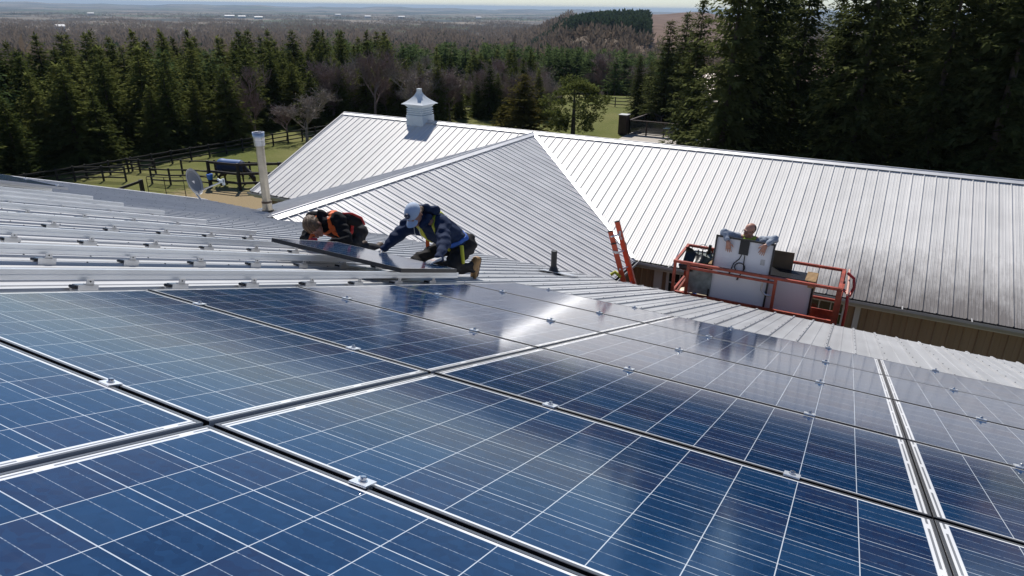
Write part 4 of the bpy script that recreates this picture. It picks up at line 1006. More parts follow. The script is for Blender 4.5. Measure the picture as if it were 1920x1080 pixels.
# ---- man in the pale cap
def man_cap():
    org = Vector((-1.35, 5.55, -2.05+OFF)); oz = np.array(org)
    e = empty('person', org, None, 'kneeling man in pale blue cap and navy hoodie leaning on the loose panel', 'person')
    hipR, hipL = (-1.17, 5.80, -1.70), (-1.40, 5.74, -1.74)
    waist, chest, neck = (-1.27, 5.60, -1.56), (-1.33, 5.36, -1.37), (-1.35, 5.16, -1.26)
    shR, shL = (-1.15, 5.27, -1.30), (-1.53, 5.16, -1.36)
    elR, wrR = (-0.97, 5.03, -1.43), (-0.87, 4.82, -1.50)
    elL, wrL = (-1.60, 4.98, -1.47), (-1.64, 4.84, -1.57)
    wrR = (-0.84, 4.74, -1.500); wrL = (-1.69, 4.86, -1.585)
    knR, knL = (-1.12, 5.38, -1.86), (-1.60, 5.40, -1.87)
    anR, anL = (-1.09, 5.80, -1.99), (-1.45, 5.86, -2.06)
    head = (-1.36, 5.04, -1.165)
    fw = (0.10, -0.66, -0.75); up = (-0.06, -0.70, 0.70)
    hi_, hd, g, A3 = head_items(head, fw, up, 1.03)
    hR, fR = hand_items(wrR, (-0.25, -0.92, -0.02), (0, -0.3, -0.95), 0.5, 0.15, 1.0, -1)
    hL, fL = hand_items(wrL, (-0.35, -0.85, -0.1), (0, -0.3, -0.95), 0.5, 0.15, 1.0, 1)
    tor = [(waist, chest, 0.10, 0.115), (hipR, waist, 0.09, 0.09), (hipL, waist, 0.09, 0.09), (chest, neck, 0.10, 0.05), (neck, tuple(np.array(head)*0.8+np.array(neck)*0.2), 0.05, 0.05)]
    limbs = [(shR, elR, 0.045, 0.038), (elR, wrR, 0.036, 0.026), (shL, elL, 0.045, 0.038), (elL, wrL, 0.036, 0.026), (shR, neck, 0.05, 0.05), (shL, neck, 0.05, 0.05),
             (hipR, knR, 0.075, 0.055), (knR, anR, 0.052, 0.036), (hipL, knL, 0.075, 0.055), (knL, anL, 0.052, 0.036)]
    grp = [(ZI(tor), 0.04), (ZI(hi_), 0.02), (ZI(hd), 0.008), (ZI(limbs), 0.02), (ZI(hR), 0.01), (ZI(fR), 0.003), (ZI(hL), 0.01), (ZI(fL), 0.003)]
    lo, hi = bounds([i for g_, _ in grp for i in g_], 0.03)
    figure('body', body_fn(grp), lo, hi, 0.006, M['skin'], e, oz)
    jk = [(waist, chest, 0.155, 0.165), (tuple(np.array(hipR)*0.45+np.array(waist)*0.55), waist, 0.13, 0.13), (tuple(np.array(hipL)*0.45+np.array(waist)*0.55), waist, 0.13, 0.13),
          (chest, neck, 0.150, 0.095), (chest, shR, 0.13, 0.100), (chest, shL, 0.13, 0.095), (shR, elR, 0.090, 0.070), (elR, tuple(np.array(wrR)*0.93+np.array(elR)*0.07), 0.064, 0.046),
          (shL, elL, 0.088, 0.070), (elL, tuple(np.array(wrL)*0.9+np.array(elL)*0.1), 0.058, 0.042)]
    j, jf, bb = part_fig('hoodie', jk, 0.035, M['hood_navy'], e, oz, 0.007, 1.0)
    part_fig('hood', [((-1.44, 5.22, -1.17), (-1.24, 5.27, -1.16), 0.060, 0.060), ((-1.30, 5.20, -1.13), (-1.36, 5.25, -1.21), 0.055, 0.06), ((-1.24, 5.14, -1.22), (-1.27, 5.05, -1.30), 0.042, 0.03), ((-1.46, 5.12, -1.25), (-1.44, 5.04, -1.31), 0.04, 0.03)], 0.03, M['hood_navy'], e, oz, 0.007, 1.0)
    part_fig('trousers', [(hipR, hipL, 0.135, 0.13), (hipR, knR, 0.125, 0.082), (knR, anR, 0.080, 0.062), (hipL, knL, 0.120, 0.082), (knL, anL, 0.080, 0.062), (waist, tuple((np.array(hipR)+np.array(hipL))/2), 0.10, 0.12)], 0.03, M['trouser'], e, oz, 0.008, 1.2)
    for nm, an, dx in (('boot', anR, 0.0), ('boot', anL, 0.0)):
        a = np.array(an); heel = a+np.array((0.03, 0.07, 0.075)); toe = a+np.array((-0.0, 0.05, -0.125))
        if an is anL: heel = a+np.array((0.0, 0.09, 0.03)); toe = a+np.array((0.0, 0.03, -0.08))
        b, _, _ = part_fig('boot', [(tuple(a), tuple(heel), 0.060, 0.052), (tuple(heel), tuple((heel+toe)/2), 0.048, 0.046), (tuple((heel+toe)/2), tuple(toe), 0.046, 0.042), (tuple(a), tuple((heel+toe)/2), 0.06, 0.048)], 0.02, M['boot'], e, oz, 0.007)
        so = np.array((0.016, 0.034, 0.008))
        part_fig('sole', [(tuple(heel+so*0.9), tuple(toe+so*0.9), 0.036, 0.034)], 0.01, M['sole'], b, oz, 0.007)
    # cap with badge
    gz = lambda *q_: tuple(np.array(g(*q_)))
    cc = np.array(Z(gz(0, -0.010, 0.035))); f3, u3 = A3[1], A3[2]
    def capf(P):
        d = ell(P, cc, (0.089, 0.108, 0.096), A3); d = np.maximum(d, -((P-cc)@u3+0.010))
        return d
    lo_, hi_2 = cc-0.2, cc+0.2
    cp = figure('cap', capf, lo_, hi_2, 0.005, M['cap_blue'], e, oz)
    bc = np.array(Z(gz(0, 0.120, 0.016)))
    def brim(P):
        Q = (P-bc)@A3.T
        d = np.sqrt((Q[:, 0]/0.072)**2+(np.maximum(Q[:, 1]+0.03, 0)/0.080)**2)-1
        surf = np.abs(Q[:, 2]+7.0*Q[:, 0]**2+0.22*Q[:, 1])-0.0045
        return np.maximum(np.maximum(d*0.08, surf), -(Q[:, 1]+0.05))
    figure('brim', brim, bc-0.17, bc+0.17, 0.004, M['cap_blue'], cp, oz)
    # round navy badge on the cap front, white ring strokes
    bd = unit(f3*0.93+u3*0.42); pc = cc+f3*0.092+u3*0.070
    x3 = np.cross(bd, u3); x3 = unit(x3); y3 = np.cross(x3, bd)*-1
    m = MB(); mm = []
    for k in range(20): mm.append(pc+bd*0.008+x3*0.033*math.cos(k*math.pi/10)+y3*0.033*math.sin(k*math.pi/10)-oz)
    mm2 = [v-bd*0.02 for v in mm]; m.add(mm+mm2, [tuple(range(20)), tuple(range(39, 19, -1))]+[(k, 20+k, 20+(k+1) % 20, (k+1) % 20) for k in range(20)])
    bg = m.build('badge', M['badge'], cp)
    m = MB()
    def bp_(x, y): return pc+bd*0.0105+x3*x+y3*y-oz
    m.tube([bp_(-0.020, -0.004), bp_(-0.016, 0.006), bp_(-0.011, -0.005), bp_(-0.009, 0.006)], 0.0016, 4)
    m.tube([bp_(-0.006, -0.004), bp_(-0.003, 0.006), bp_(0.0, -0.004)], 0.0016, 4)
    m.tube([bp_(0.009, 0.005), bp_(0.003, 0.003), bp_(0.009, -0.001), bp_(0.003, -0.004)], 0.0016, 4)
    m.tube([bp_(0.012, -0.004), bp_(0.016, 0.006), bp_(0.019, -0.004)], 0.0016, 4)
    m.tube([bp_(-0.024, -0.010), bp_(0.0, -0.002), bp_(0.022, 0.014)], 0.0012, 4)
    m.build('emblem', M['trim'], bg)
    part_fig('hair', [(gz(0.045, -0.07, -0.03), gz(0.075, -0.02, 0.0), 0.03, 0.018), (gz(-0.045, -0.07, -0.03), gz(-0.075, -0.02, 0.0), 0.03, 0.018), (gz(-0.04, -0.085, -0.03), gz(0.04, -0.085, -0.03), 0.03, 0.03)], 0.02, M['hair_brown'], e, oz, 0.006)
    # gloves
    for it_, fi_ in ((hR, fR), (hL, fL)):
        gi_ = [(a, b, ra+0.0018, rb+0.0015) for a, b, ra, rb in it_+fi_]
        part_fig('glove', gi_, 0.003, M['glove_grey'], e, oz, 0.004)
    # harness
    right = unit(np.array(shR)-np.array(shL)); spine = unit(np.array(neck)-np.array(hipR))
    wa = np.array(waist)
    strap('waist_strap', jf, bb, (-1.27, 5.66, -1.60), unit(spine*0.35+np.array((0, 0, 1.0))), 0.028, M['harness_bl'], e, oz, 0.012)
    notarm = lambda P: np.maximum(-1.0, (np.abs((P-np.array(Z(chest)))@right)-0.15))
    for s_ in (-1, 1):
        pz = np.array(chest)+right*0.085*s_
        strap('shoulder_strap', jf, bb, pz, right+0.25*s_*spine*0, 0.021, M['harness_ye'], e, oz, 0.012, clip=notarm)
    m = MB(); m.tube([Vector((-1.05, 5.52, -1.62))+Vector((0, 0, OFF))-org, Vector((-1.0, 5.46, -1.75))+Vector((0, 0, OFF))-org, Vector((-1.02, 5.5, -1.82))+Vector((0, 0, OFF))-org], 0.022, 6); m.build('leg_strap', M['harness_ye'], e)
    m = MB(); m.bar(Vector((-1.60, 5.62, -1.56+OFF))-org, Vector((-1.63, 5.66, -1.80+OFF))-org, 0.045, 0.015); m.build('tool_strap', M['harness_or'], e)
    for dx in (0.0, 0.06):
        p0 = np.array(neck)+right*(dx-0.03)+np.array((0.0, -0.10, -0.05)); m = MB()
        m.tube([Vector(Z(p0))-org, Vector(Z(p0+np.array((0.0, 0.01, -0.08))))-org, Vector(Z(p0+np.array((0.01, 0.05, -0.16))))-org], 0.004, 6); m.build('drawstring', M['cord'], e)
    return e
man_cap()

# ---- man with brown hair and orange harness, bent low
def man_hair():
    org = Vector((-2.9, 5.7, -2.1+OFF)); oz = np.array(org)
    e = empty('person', org, None, 'brown haired man in black hoodie and orange harness crouching behind the loose panel', 'person')
    hip, hip2 = (-2.84, 5.80, -1.82), (-3.02, 5.76, -1.86)
    waist, chest, neck = (-2.87, 5.60, -1.72), (-2.93, 5.42, -1.62), (-2.97, 5.28, -1.54)
    shR, shL = (-2.77, 5.38, -1.53), (-3.13, 5.30, -1.61)
    elR, wrR = (-2.56, 5.26, -1.72), (-2.66, 5.10, -1.74)
    elL, wrL = (-3.12, 5.14, -1.75), (-2.86, 5.02, -1.700)
    kn, kn2 = (-2.72, 5.50, -1.93), (-3.0, 5.50, -1.94)
    an, an2 = (-2.70, 5.98, -2.08), (-2.98, 5.98, -2.10)
    head = (-2.96, 5.13, -1.585); fw = (0.55, -0.42, -0.72); up = (-0.25, -0.66, 0.70)
    hi_, hd, g, A3 = head_items(head, fw, up, 1.12)
    hR, fR = hand_items(wrR, (-0.5, -0.85, 0.0), (0, -0.3, -0.95), 0.4, 0.4, 1.0, 1)
    hL, fL = hand_items(wrL, (0.45, -0.85, 0.02), (0, -0.3, -0.95), 0.4, 0.5, 1.05, -1)
    tor = [(waist, chest, 0.10, 0.11), (hip, waist, 0.09, 0.09), (hip2, waist, 0.09, 0.09), (chest, neck, 0.10, 0.05), (neck, head, 0.05, 0.05)]
    limbs = [(shR, elR, 0.045, 0.038), (elR, wrR, 0.036, 0.026), (shL, elL, 0.045, 0.038), (elL, wrL, 0.036, 0.026), (shR, neck, 0.05, 0.05), (shL, neck, 0.05, 0.05),
             (hip, kn, 0.075, 0.055), (kn, an, 0.052, 0.036), (hip2, kn2, 0.075, 0.055), (kn2, an2, 0.052, 0.036)]
    grp = [(ZI(tor), 0.04), (ZI(hi_), 0.02), (ZI(hd), 0.008), (ZI(limbs), 0.02), (ZI(hR), 0.01), (ZI(fR), 0.003), (ZI(hL), 0.01), (ZI(fL), 0.003)]
    lo, hi = bounds([i for g_, _ in grp for i in g_], 0.03)
    figure('body', body_fn(grp), lo, hi, 0.006, M['skin'], e, oz)
    jk = [(waist, chest, 0.135, 0.155), (tuple(np.array(hip)*0.4+np.array(waist)*0.6), waist, 0.12, 0.12), (chest, neck, 0.145, 0.09), (chest, shR, 0.13, 0.095), (chest, shL, 0.125, 0.09),
          (shR, elR, 0.088, 0.070), (elR, tuple(np.array(wrR)*0.9+np.array(elR)*0.1), 0.058, 0.042), (shL, elL, 0.078, 0.062), (elL, tuple(np.array(wrL)*0.88+np.array(elL)*0.12), 0.058, 0.042)]
    j, jf, bb = part_fig('hoodie', jk, 0.035, M['hood_black'], e, oz, 0.007, 1.0)
    part_fig('hood', [((-3.10, 5.24, -1.50), (-2.96, 5.28, -1.47), 0.062, 0.060), ((-3.08, 5.18, -1.54), (-3.10, 5.28, -1.58), 0.060, 0.06), ((-2.96, 5.28, -1.47), (-2.86, 5.22, -1.53), 0.045, 0.035)], 0.03, M['hood_black'], e, oz, 0.007, 1.0)
    part_fig('trousers', [(hip, hip2, 0.125, 0.125), (hip, kn, 0.115, 0.080), (kn, an, 0.076, 0.060), (hip2, kn2, 0.115, 0.080), (kn2, an2, 0.076, 0.060), (waist, hip, 0.10, 0.12)], 0.03, M['trouser2'], e, oz, 0.008, 1.2)
    for a in (an, an2):
        a = np.array(a); part_fig('boot', [(tuple(a), tuple(a+np.array((0, 0.09, 0.02))), 0.055, 0.048), (tuple(a+np.array((0, 0.09, 0.02))), tuple(a+np.array((0, 0.07, -0.09))), 0.045, 0.04)], 0.02, M['sole'], e, oz, 0.008)
    gz = lambda *q_: tuple(np.array(g(*q_)))
    cc = np.array(Z(gz(0, -0.022, 0.035))); r3_, f3, u3 = A3
    def hairf(P):
        d = ell(P, cc, (0.100, 0.118, 0.106), A3)
        Q = (P-cc)@A3.T
        strands = 0.004*np.sin(Q[:, 0]*150+6*Q[:, 1])+0.003*np.sin(Q[:, 0]*260+Q[:, 2]*40)
        d = d-strands
        face = ell(P, cc+f3*0.115-u3*0.085, (0.075, 0.085, 0.085), A3)
        d = np.maximum(d, -face); return np.maximum(d, -(Q[:, 2]+0.085))
    figure('hair', hairf, cc-0.19, cc+0.19, 0.005, M['hair_brown'], e, oz)
    gi_ = [(a, b, ra+0.0025, rb+0.002) for a, b, ra, rb in hL+fL]; part_fig('glove', gi_, 0.006, M['glove_red'], e, oz, 0.005)
    gi_ = [(a, b, ra+0.0025, rb+0.002) for a, b, ra, rb in hR+fR]; part_fig('glove', gi_, 0.006, M['black_pl'], e, oz, 0.005)
    right = unit(np.array(shR)-np.array(shL)); spine = unit(np.array(neck)-np.array(waist))
    notarm = lambda P: (np.abs((P-np.array(Z(chest)))@right)-0.15)
    for s_ in (-1, 1):
        strap('shoulder_strap', jf, bb, tuple(np.array(chest)+right*0.075*s_), right, 0.022, M['harness_or'], e, oz, 0.012, clip=notarm)
    strap('chest_strap', jf, bb, tuple(np.array(chest)*0.6+np.array(neck)*0.4), spine, 0.018, M['harness_or'], e, oz, 0.010, clip=notarm)
    strap('waist_strap', jf, bb, waist, spine, 0.024, M['harness_red'], e, oz, 0.012)
    part_fig('back_pad', [((-2.72, 5.48, -1.53), (-2.68, 5.62, -1.60), 0.075, 0.065)], 0.02, M['hood_black'], e, oz, 0.008)
    m = MB(); m.tube([Vector(Z((-2.74, 5.42, -1.455)))-org, Vector(Z((-2.67, 5.52, -1.47)))-org, Vector(Z((-2.61, 5.62, -1.54)))-org, Vector(Z((-2.60, 5.66, -1.64)))-org], 0.014, 6); m.build('pad_piping', M['harness_red'], e)
    return e
man_hair()

# ---- man in the lift with arms over the held panel
def man_lift():
    org = Vector((1.34, 11.0, -4.29+OFF)); oz = np.array(org)
    e = empty('person', org, None, 'balding man with glasses in the lift basket, both arms hanging over the upright panel', 'person')
    hip, hip2 = (1.43, 10.99, -3.42), (1.25, 10.99, -3.42)
    waist, chest, neck = (1.34, 11.01, -3.20), (1.345, 11.06, -2.90), (1.345, 11.10, -2.70)
    shR, shL = (1.55, 11.10, -2.715), (1.14, 11.10, -2.715)
    elL, wrL = (0.935, 10.92, -2.620), (1.055, 10.78, -2.735)
    elR, wrR = (1.775, 10.92, -2.605), (1.660, 10.78, -2.700)
    kn, kn2 = (1.44, 10.98, -3.85), (1.24, 10.98, -3.85)
    an, an2 = (1.45, 11.0, -4.20), (1.23, 11.0, -4.20)
    head = (1.335, 11.08, -2.555); fw = (-0.60, -0.78, -0.20); up = (-0.05, -0.15, 1)
    hi_, hd, g, A3 = head_items(head, fw, up, 1.05)
    hL, fL = hand_items(wrL, (0.14, -0.08, -1), (0.15, 1, 0), 0.7, 0.25, 1.08, 1)
    hR, fR = hand_items(wrR, (-0.30, -0.08, -1), (-0.1, 1, 0), 0.7, 0.25, 1.08, -1)
    tor = [(waist, chest, 0.12, 0.125), (hip, waist, 0.10, 0.10), (hip2, waist, 0.10, 0.10), (chest, neck, 0.11, 0.055), (neck, head, 0.055, 0.055)]
    limbs = [(shR, elR, 0.045, 0.040), (elR, wrR, 0.038, 0.027), (shL, elL, 0.045, 0.040), (elL, wrL, 0.038, 0.027), (shR, neck, 0.05, 0.05), (shL, neck, 0.05, 0.05),
             (hip, kn, 0.08, 0.055), (kn, an, 0.055, 0.036), (hip2, kn2, 0.08, 0.055), (kn2, an2, 0.055, 0.036)]
    grp = [(ZI(tor), 0.04), (ZI(hi_), 0.02), (ZI(hd), 0.008), (ZI(limbs), 0.02), (ZI(hR), 0.01), (ZI(fR), 0.003), (ZI(hL), 0.01), (ZI(fL), 0.003)]
    lo, hi = bounds([i for g_, _ in grp for i in g_], 0.03)
    figure('body', body_fn(grp), lo, hi, 0.006, M['skin'], e, oz)
    lerp = lambda a, b, t_: tuple(np.array(a)*(1-t_)+np.array(b)*t_)
    part_fig('shirt', [(waist, chest, 0.14, 0.145), (chest, lerp(chest, neck, 0.85), 0.12, 0.075), (chest, shR, 0.10, 0.075), (chest, shL, 0.10, 0.075), (shR, elR, 0.066, 0.062), (elR, lerp(elR, wrR, 0.72), 0.060, 0.046), (shL, elL, 0.066, 0.062), (elL, lerp(elL, wrL, 0.72), 0.060, 0.046)], 0.03, M['sleeve_grey'], e, oz, 0.007, 0.6)
    part_fig('vest', [(waist, chest, 0.150, 0.155), (chest, lerp(chest, neck, 0.7), 0.135, 0.095), (lerp(chest, shR, 0.5), lerp(neck, shR, 0.4), 0.08, 0.055), (lerp(chest, shL, 0.5), lerp(neck, shL, 0.4), 0.08, 0.055)], 0.03, M['vest'], e, oz, 0.008, 0.5)
    part_fig('jeans', [(hip, hip2, 0.13, 0.13), (hip, kn, 0.11, 0.08), (kn, an, 0.075, 0.06), (hip2, kn2, 0.11, 0.08), (kn2, an2, 0.075, 0.06)], 0.03, M['jean'], e, oz, 0.010, 1.0)
    for a in (an, an2):
        a = np.array(a); part_fig('boot', [(tuple(a), tuple(a+np.array((0, -0.02, -0.03))), 0.055, 0.05), (tuple(a+np.array((0, 0.02, -0.035))), tuple(a+np.array((0, -0.15, -0.04))), 0.045, 0.038)], 0.02, M['boot'], e, oz, 0.010)
    cc = np.array(Z(tuple(g(0, -0.015, 0.02)))); r3_, f3, u3 = A3
    def hairf(P):
        d = ell(P, cc, (0.087, 0.107, 0.094), A3); Q = (P-cc)@A3.T
        d = np.maximum(d, Q[:, 1]+0.035-0.0*Q[:, 2]); d = np.maximum(d, Q[:, 2]-0.058+0.35*np.maximum(0, -Q[:, 1]-0.06)*0); return np.maximum(d, -(Q[:, 2]+0.07))
    figure('hair', hairf, cc-0.17, cc+0.17, 0.005, M['hair_dark'], e, oz)
    m = MB(); gl = lambda x, y, z: Vector(Z(tuple(g(x, y, z))))-org
    for s_ in (-1, 1):
        m.tube([gl(s_*0.034+0.026*math.cos(t_), 0.108-0.012*abs(math.cos(t_)), 0.002+0.018*math.sin(t_)) for t_ in np.linspace(0, 6.283, 16)], 0.003, 5)
        m.tube([gl(s_*0.06, 0.100, 0.006), gl(s_*0.085, 0.03, 0.006), gl(s_*0.086, -0.02, 0.0)], 0.003, 5)
    m.tube([gl(-0.01, 0.112, 0.006), gl(0.01, 0.112, 0.006)], 0.003, 5); m.build('glasses', M['black_pl'], e)
    m = MB(); m.tube([Vector(Z((1.25, 10.93, -2.84)))-org, Vector(Z((1.28, 11.07, -2.70)))-org], 0.02, 8); m.tube([Vector(Z((1.46, 10.93, -2.84)))-org, Vector(Z((1.42, 11.07, -2.70)))-org], 0.02, 8); m.build('harness_strap', M['harness_or'], e)
    return e
man_lift()

# ------------------------------------------------------------------ fences
def fence(pts_, label, nrail=3, h=1.35, name='paddock_fence', post_every=None, rail=(0.03, 0.075), pw=0.08, group=None, slack=0.0, mt='fence'):
    p0 = pts_[0]; e = empty(name, (p0[0], p0[1], 0), None, label, 'fence', group)
    P = [Vector((x-p0[0], y-p0[1], 0)) for x, y in pts_]
    if post_every:
        Q = [P[0]]
        for a, b in zip(P[:-1], P[1:]):
            n_ = max(1, round((b-a).length/post_every))
            Q += [a+(b-a)*i/n_ for i in range(1, n_+1)]
        P = Q
    for p in P:
        m = MB(); m.box((p.x, p.y, h/2+0.01), (pw, pw, h+0.06)); m.build('post', M[mt], e)
    for k in range(nrail):
        z = h-0.05-k*(h-0.05)*0.72/max(1, nrail-1) if nrail > 1 else h-0.05
        m = MB()
        for a, b in zip(P[:-1], P[1:]): m.bar((a.x, a.y, z), (b.x, b.y, z), rail[0], rail[1])
        m.build('rail', M[mt], e)
    return e
fence([(-38.2, 14.5), (-37.2, 19.0), (-36.7, 22.0), (-36.4, 24.6), (-36.2, 27.2), (-35.9, 29.8), (-35.7, 32.4), (-35.5, 35.0), (-35.2, 37.6), (-35.0, 40.2), (-34.2, 43.0), (-33.3, 46.5), (-32.4, 50.5), (-31.6, 54.5), (-31.2, 58), (-30.4, 63), (-27.5, 67)],
      'long black three rail fence curving in front of the spruce plantation', 3, 0.82, post_every=1.6)
fence([(-36.7, 21.3), (-35.5, 22.2), (-34.3, 22.75)], 'short black fence piece at the left, ending at a thick post', 3, 0.85)
fence([(-36.4, 24.35), (-35.6, 24.55), (-34.6, 24.85)], 'short black fence piece running off the long fence', 3, 0.8)
fence([(-32.6, 23.15), (-31.5, 23.5), (-30.5, 24.15), (-29.3, 24.3)], 'low black rail fence left of the grazing horse, behind the gate', 3, 0.9)
fence([(-29.2, 24.3), (-27.25, 24.6), (-25.6, 26.0), (-24.0, 27.6)], 'thick black rail fence in front of the grazing horse', 3, 1.45, rail=(0.05, 0.13), pw=0.13)
fence([(-33.2, 25.6), (-31.4, 26.5), (-29.4, 27.3), (-27.2, 28.4), (-24.8, 29.8)], 'low black fence behind the grazing horse', 2, 0.85)
fence([(-30.35, 19.3), (-31.1, 21.5)], 'heavy black timber rail rising to a stout post beside the gate', 1, 0.72, rail=(0.06, 0.13), pw=0.16)
fence([(-26.5, 70.2), (-24.2, 69.5), (-21.9, 68.9), (-19.6, 69.4), (-17, 69.9), (-14.5, 70.4), (-12, 71)], 'black fence across the far lawn between the pine and the tall spruces', 3, 0.95)
e = empty('wire_gate', (-30.8, 21.6, 0), None, 'thin tubular metal gate standing between the black fences', 'gate')
gp = [Vector((0, 0, 0)), Vector((1.2, 0.2, 0)), Vector((2.2, 0.6, 0)), Vector((1.4, 1.7, 0))]
m = MB(); m.tube([(0.05, 0, 0), (0.05, 0, 0.88), (0.12, 0.01, 0.95), (1.2, 0.2, 1.0), (2.2, 0.6, 1.05), (2.2, 0.6, 0)], 0.02, 6); m.tube([(1.2, 0.2, 0), (1.2, 0.2, 1.0)], 0.02, 6); m.build('gate_frame', M['fence'], e)
for z in (0.2, 0.4, 0.6, 0.8):
    m = MB(); m.tube([(0.05, 0, z), (1.2, 0.2, z), (2.2, 0.6, z)], 0.010, 5); m.build('wire', M['fence'], e)
o = MB(); o.lathe([(0.10, 0), (0.14, 0.02), (0.17, 0.28), (0.175, 0.30), (0.155, 0.30)], 16); b = o.build('bucket', M['blue'], None); b.location = (-28.75, 23.95, 0.55); tag(b, 'bright blue bucket hung on the fence by the horse', 'bucket')

# ------------------------------------------------------------------ horse
def horse():
    org = Vector((-28.4, 25.25, 0)); oz = np.array(org)
    e = empty('horse', org, None, 'dark bay horse in a navy blanket grazing behind the black fence', 'horse')
    d = unit((0.93, 0.36, 0)); s = np.array((-d[1], d[0], 0))
    q_ = lambda a, b, z: tuple(oz+d*a+s*b+np.array((0, 0, z)))
    bd = [(q_(-0.55, 0, 1.12), q_(0.45, 0, 1.10), 0.30, 0.29), (q_(-0.62, 0, 1.15), q_(-0.70, 0, 1.0), 0.26, 0.22), (q_(0.5, 0, 1.08), q_(0.98, 0, 0.72), 0.22, 0.13), (q_(0.98, 0, 0.72), q_(1.12, 0, 0.50), 0.12, 0.11), (q_(1.14, 0, 0.48), q_(1.22, 0, 0.12), 0.115, 0.062),
          (q_(1.05, 0.06, 0.60), q_(1.02, 0.07, 0.68), 0.03, 0.012), (q_(1.05, -0.06, 0.60), q_(1.02, -0.07, 0.68), 0.03, 0.012)]
    lg = []
    for b, da, db in ((0.16, 0.02, 0.10), (-0.16, -0.12, -0.06)):
        lg += [(q_(0.42, b, 0.95), q_(0.42+da, b, 0.55), 0.12, 0.065), (q_(0.42+da, b, 0.55), q_(0.42+da*1.2, b, 0.10), 0.055, 0.042), (q_(0.42+da*1.2, b, 0.10), q_(0.47+da*1.2, b, 0.03), 0.05, 0.06),
               (q_(-0.62, b, 1.0), q_(-0.52+db*0.3, b, 0.68), 0.19, 0.10), (q_(-0.52+db*0.3, b, 0.68), q_(-0.74+db, b, 0.50), 0.09, 0.06), (q_(-0.74+db, b, 0.50), q_(-0.70+db, b, 0.10), 0.055, 0.043), (q_(-0.70+db, b, 0.10), q_(-0.65+db, b, 0.03), 0.05, 0.06)]
    tail = [(q_(-0.92, 0, 1.1), q_(-1.0, 0, 0.8), 0.05, 0.07), (q_(-1.0, 0, 0.8), q_(-0.98, 0, 0.45), 0.07, 0.03)]
    fn = body_fn([(bd, 0.10), (lg, 0.05), (tail, 0.03)])
    lo, hi = bounds(bd+lg+tail, 0.08); figure('body', fn, lo, hi, 0.028, M['horse'], e, oz)
    zz = 0.82
    def bl(P): return np.maximum(np.maximum(fn(P)-0.035, zz-P[:, 2]), np.abs((P-oz)@d+0.10)-0.78)
    bk_ = figure('blanket', bl, lo, hi, 0.026, M['blanket'], e, oz)
    def bl2(P): return np.maximum(np.maximum(fn(P)-0.055, 1.30-P[:, 2]), np.abs((P-oz)@d+0.12)-0.66)
    figure('lit_blanket_top', bl2, lo, hi, 0.022, mat('sunlit blanket blue', (0.035, 0.12, 0.32), 0.6), bk_, oz)  # sunlit top of the blanket, painted as a bluer shell
    mane = [(q_(0.62, 0, 1.12), q_(1.02, 0, 0.78), 0.07, 0.05)]
    part = body_fn([(mane, 0.02)]); lo, hi = bounds(mane, 0.08); figure('mane', part, lo, hi, 0.02, M['pipe_black'], e, oz)
horse()

# ------------------------------------------------------------------ patio, rail enclosure and house beyond the ridge
m = MB(); m.box((0, 0, 0.03), (9.0, 8.5, 0.06)); o = m.build('patio', M['deck'], None); o.location = (-10.6, 53.6, 0); o.rotation_euler = (0, 0, R(3)); tag(o, kind='structure')
e = empty('glass_railing', (-15.3, 53.2, 0.06), None, 'dark timber railing with glass panels round the pale patio', 'railing')
cs = [Vector((0.3, 0.1, 0)), Vector((0.5, 5.3, 0)), Vector((2.6, 1.6, 0)), Vector((4.6, 0.1, 0))]
def glassrail(a, b):
    m = MB(); m.bar(a+Vector((0, 0, 1.12)), b+Vector((0, 0, 1.12)), 0.14, 0.05); m.bar(a+Vector((0, 0, 0.10)), b+Vector((0, 0, 0.10)), 0.06, 0.06); m.build('handrail', M['wood'], e)
    n_ = max(2, round((b-a).length/1.7))
    for i in range(n_+1):
        p = a+(b-a)*i/n_; m = MB(); m.box((p.x, p.y, 0.56), (0.10, 0.10, 1.12)); m.build('post', M['wood'], e)
    m = MB(); m.bar(a+Vector((0, 0, 0.62)), b+Vector((0, 0, 0.62)), 0.012, 0.9); m.build('glass_panel', GLS, e)
GLS = mat('smoked glass panel', (0.10, 0.11, 0.11), 0.05, spec=0.5, trans=0.7)
glassrail(cs[0], cs[3]); glassrail(cs[0], cs[1]); glassrail(cs[1], Vector((2.0, 3.2, 0)))
m = MB(); m.box((-0.15, 0, 0.75), (0.65, 0.75, 1.5)); pb = m.build('pillar', M['wood'], e); m = MB(); m.box((-0.15, 0, 1.53), (0.75, 0.85, 0.05)); m.build('pillar_cap', M['trim'], pb)
hs = empty('brown_roofed_house', (-9.4, 60, 0), None, 'low brown metal roofed house mostly hidden behind the tall spruces', 'house')
m = MB(); m.box((0.3, 2.5, 1.2), (8, 5, 2.4)); m.build('wall', M['trim'], hs)
V = [(-4.6, -0.6, 2.3), (4.8, -0.6, 2.3), (4.8, 2.5, 4.3), (-3.2, 2.5, 4.3), (-3.2, 2.7, 4.3), (4.8, 2.7, 4.3), (4.8, 5.8, 2.3), (-4.6, 5.8, 2.3)]
m = MB(); m.add(V+[(a, b, c-0.12) for a, b, c in V], [(0, 1, 2, 3), (3, 2, 5, 4), (4, 5, 6, 7), (8, 11, 10, 9), (12, 15, 14, 13), (0, 8, 9, 1), (0, 3, 11, 8), (7, 15, 12, 4), (1, 9, 10, 2), (5, 13, 14, 6), (6, 14, 15, 7), (3, 4, 12, 11), (11, 12, 13, 10), (2, 10, 13, 5)])
for k in range(18):
    u_ = k/17; m.bar((-4.5+9.2*u_, -0.6, 2.33), (-3.2+7.9*u_, 2.5, 4.33), 0.05, 0.05)
m.build('roof', M['brownroof'], hs)
window(hs, -2.5, -1.3, 1.0, 2.0, -0.01, 2, 2, (0, 0, 0))
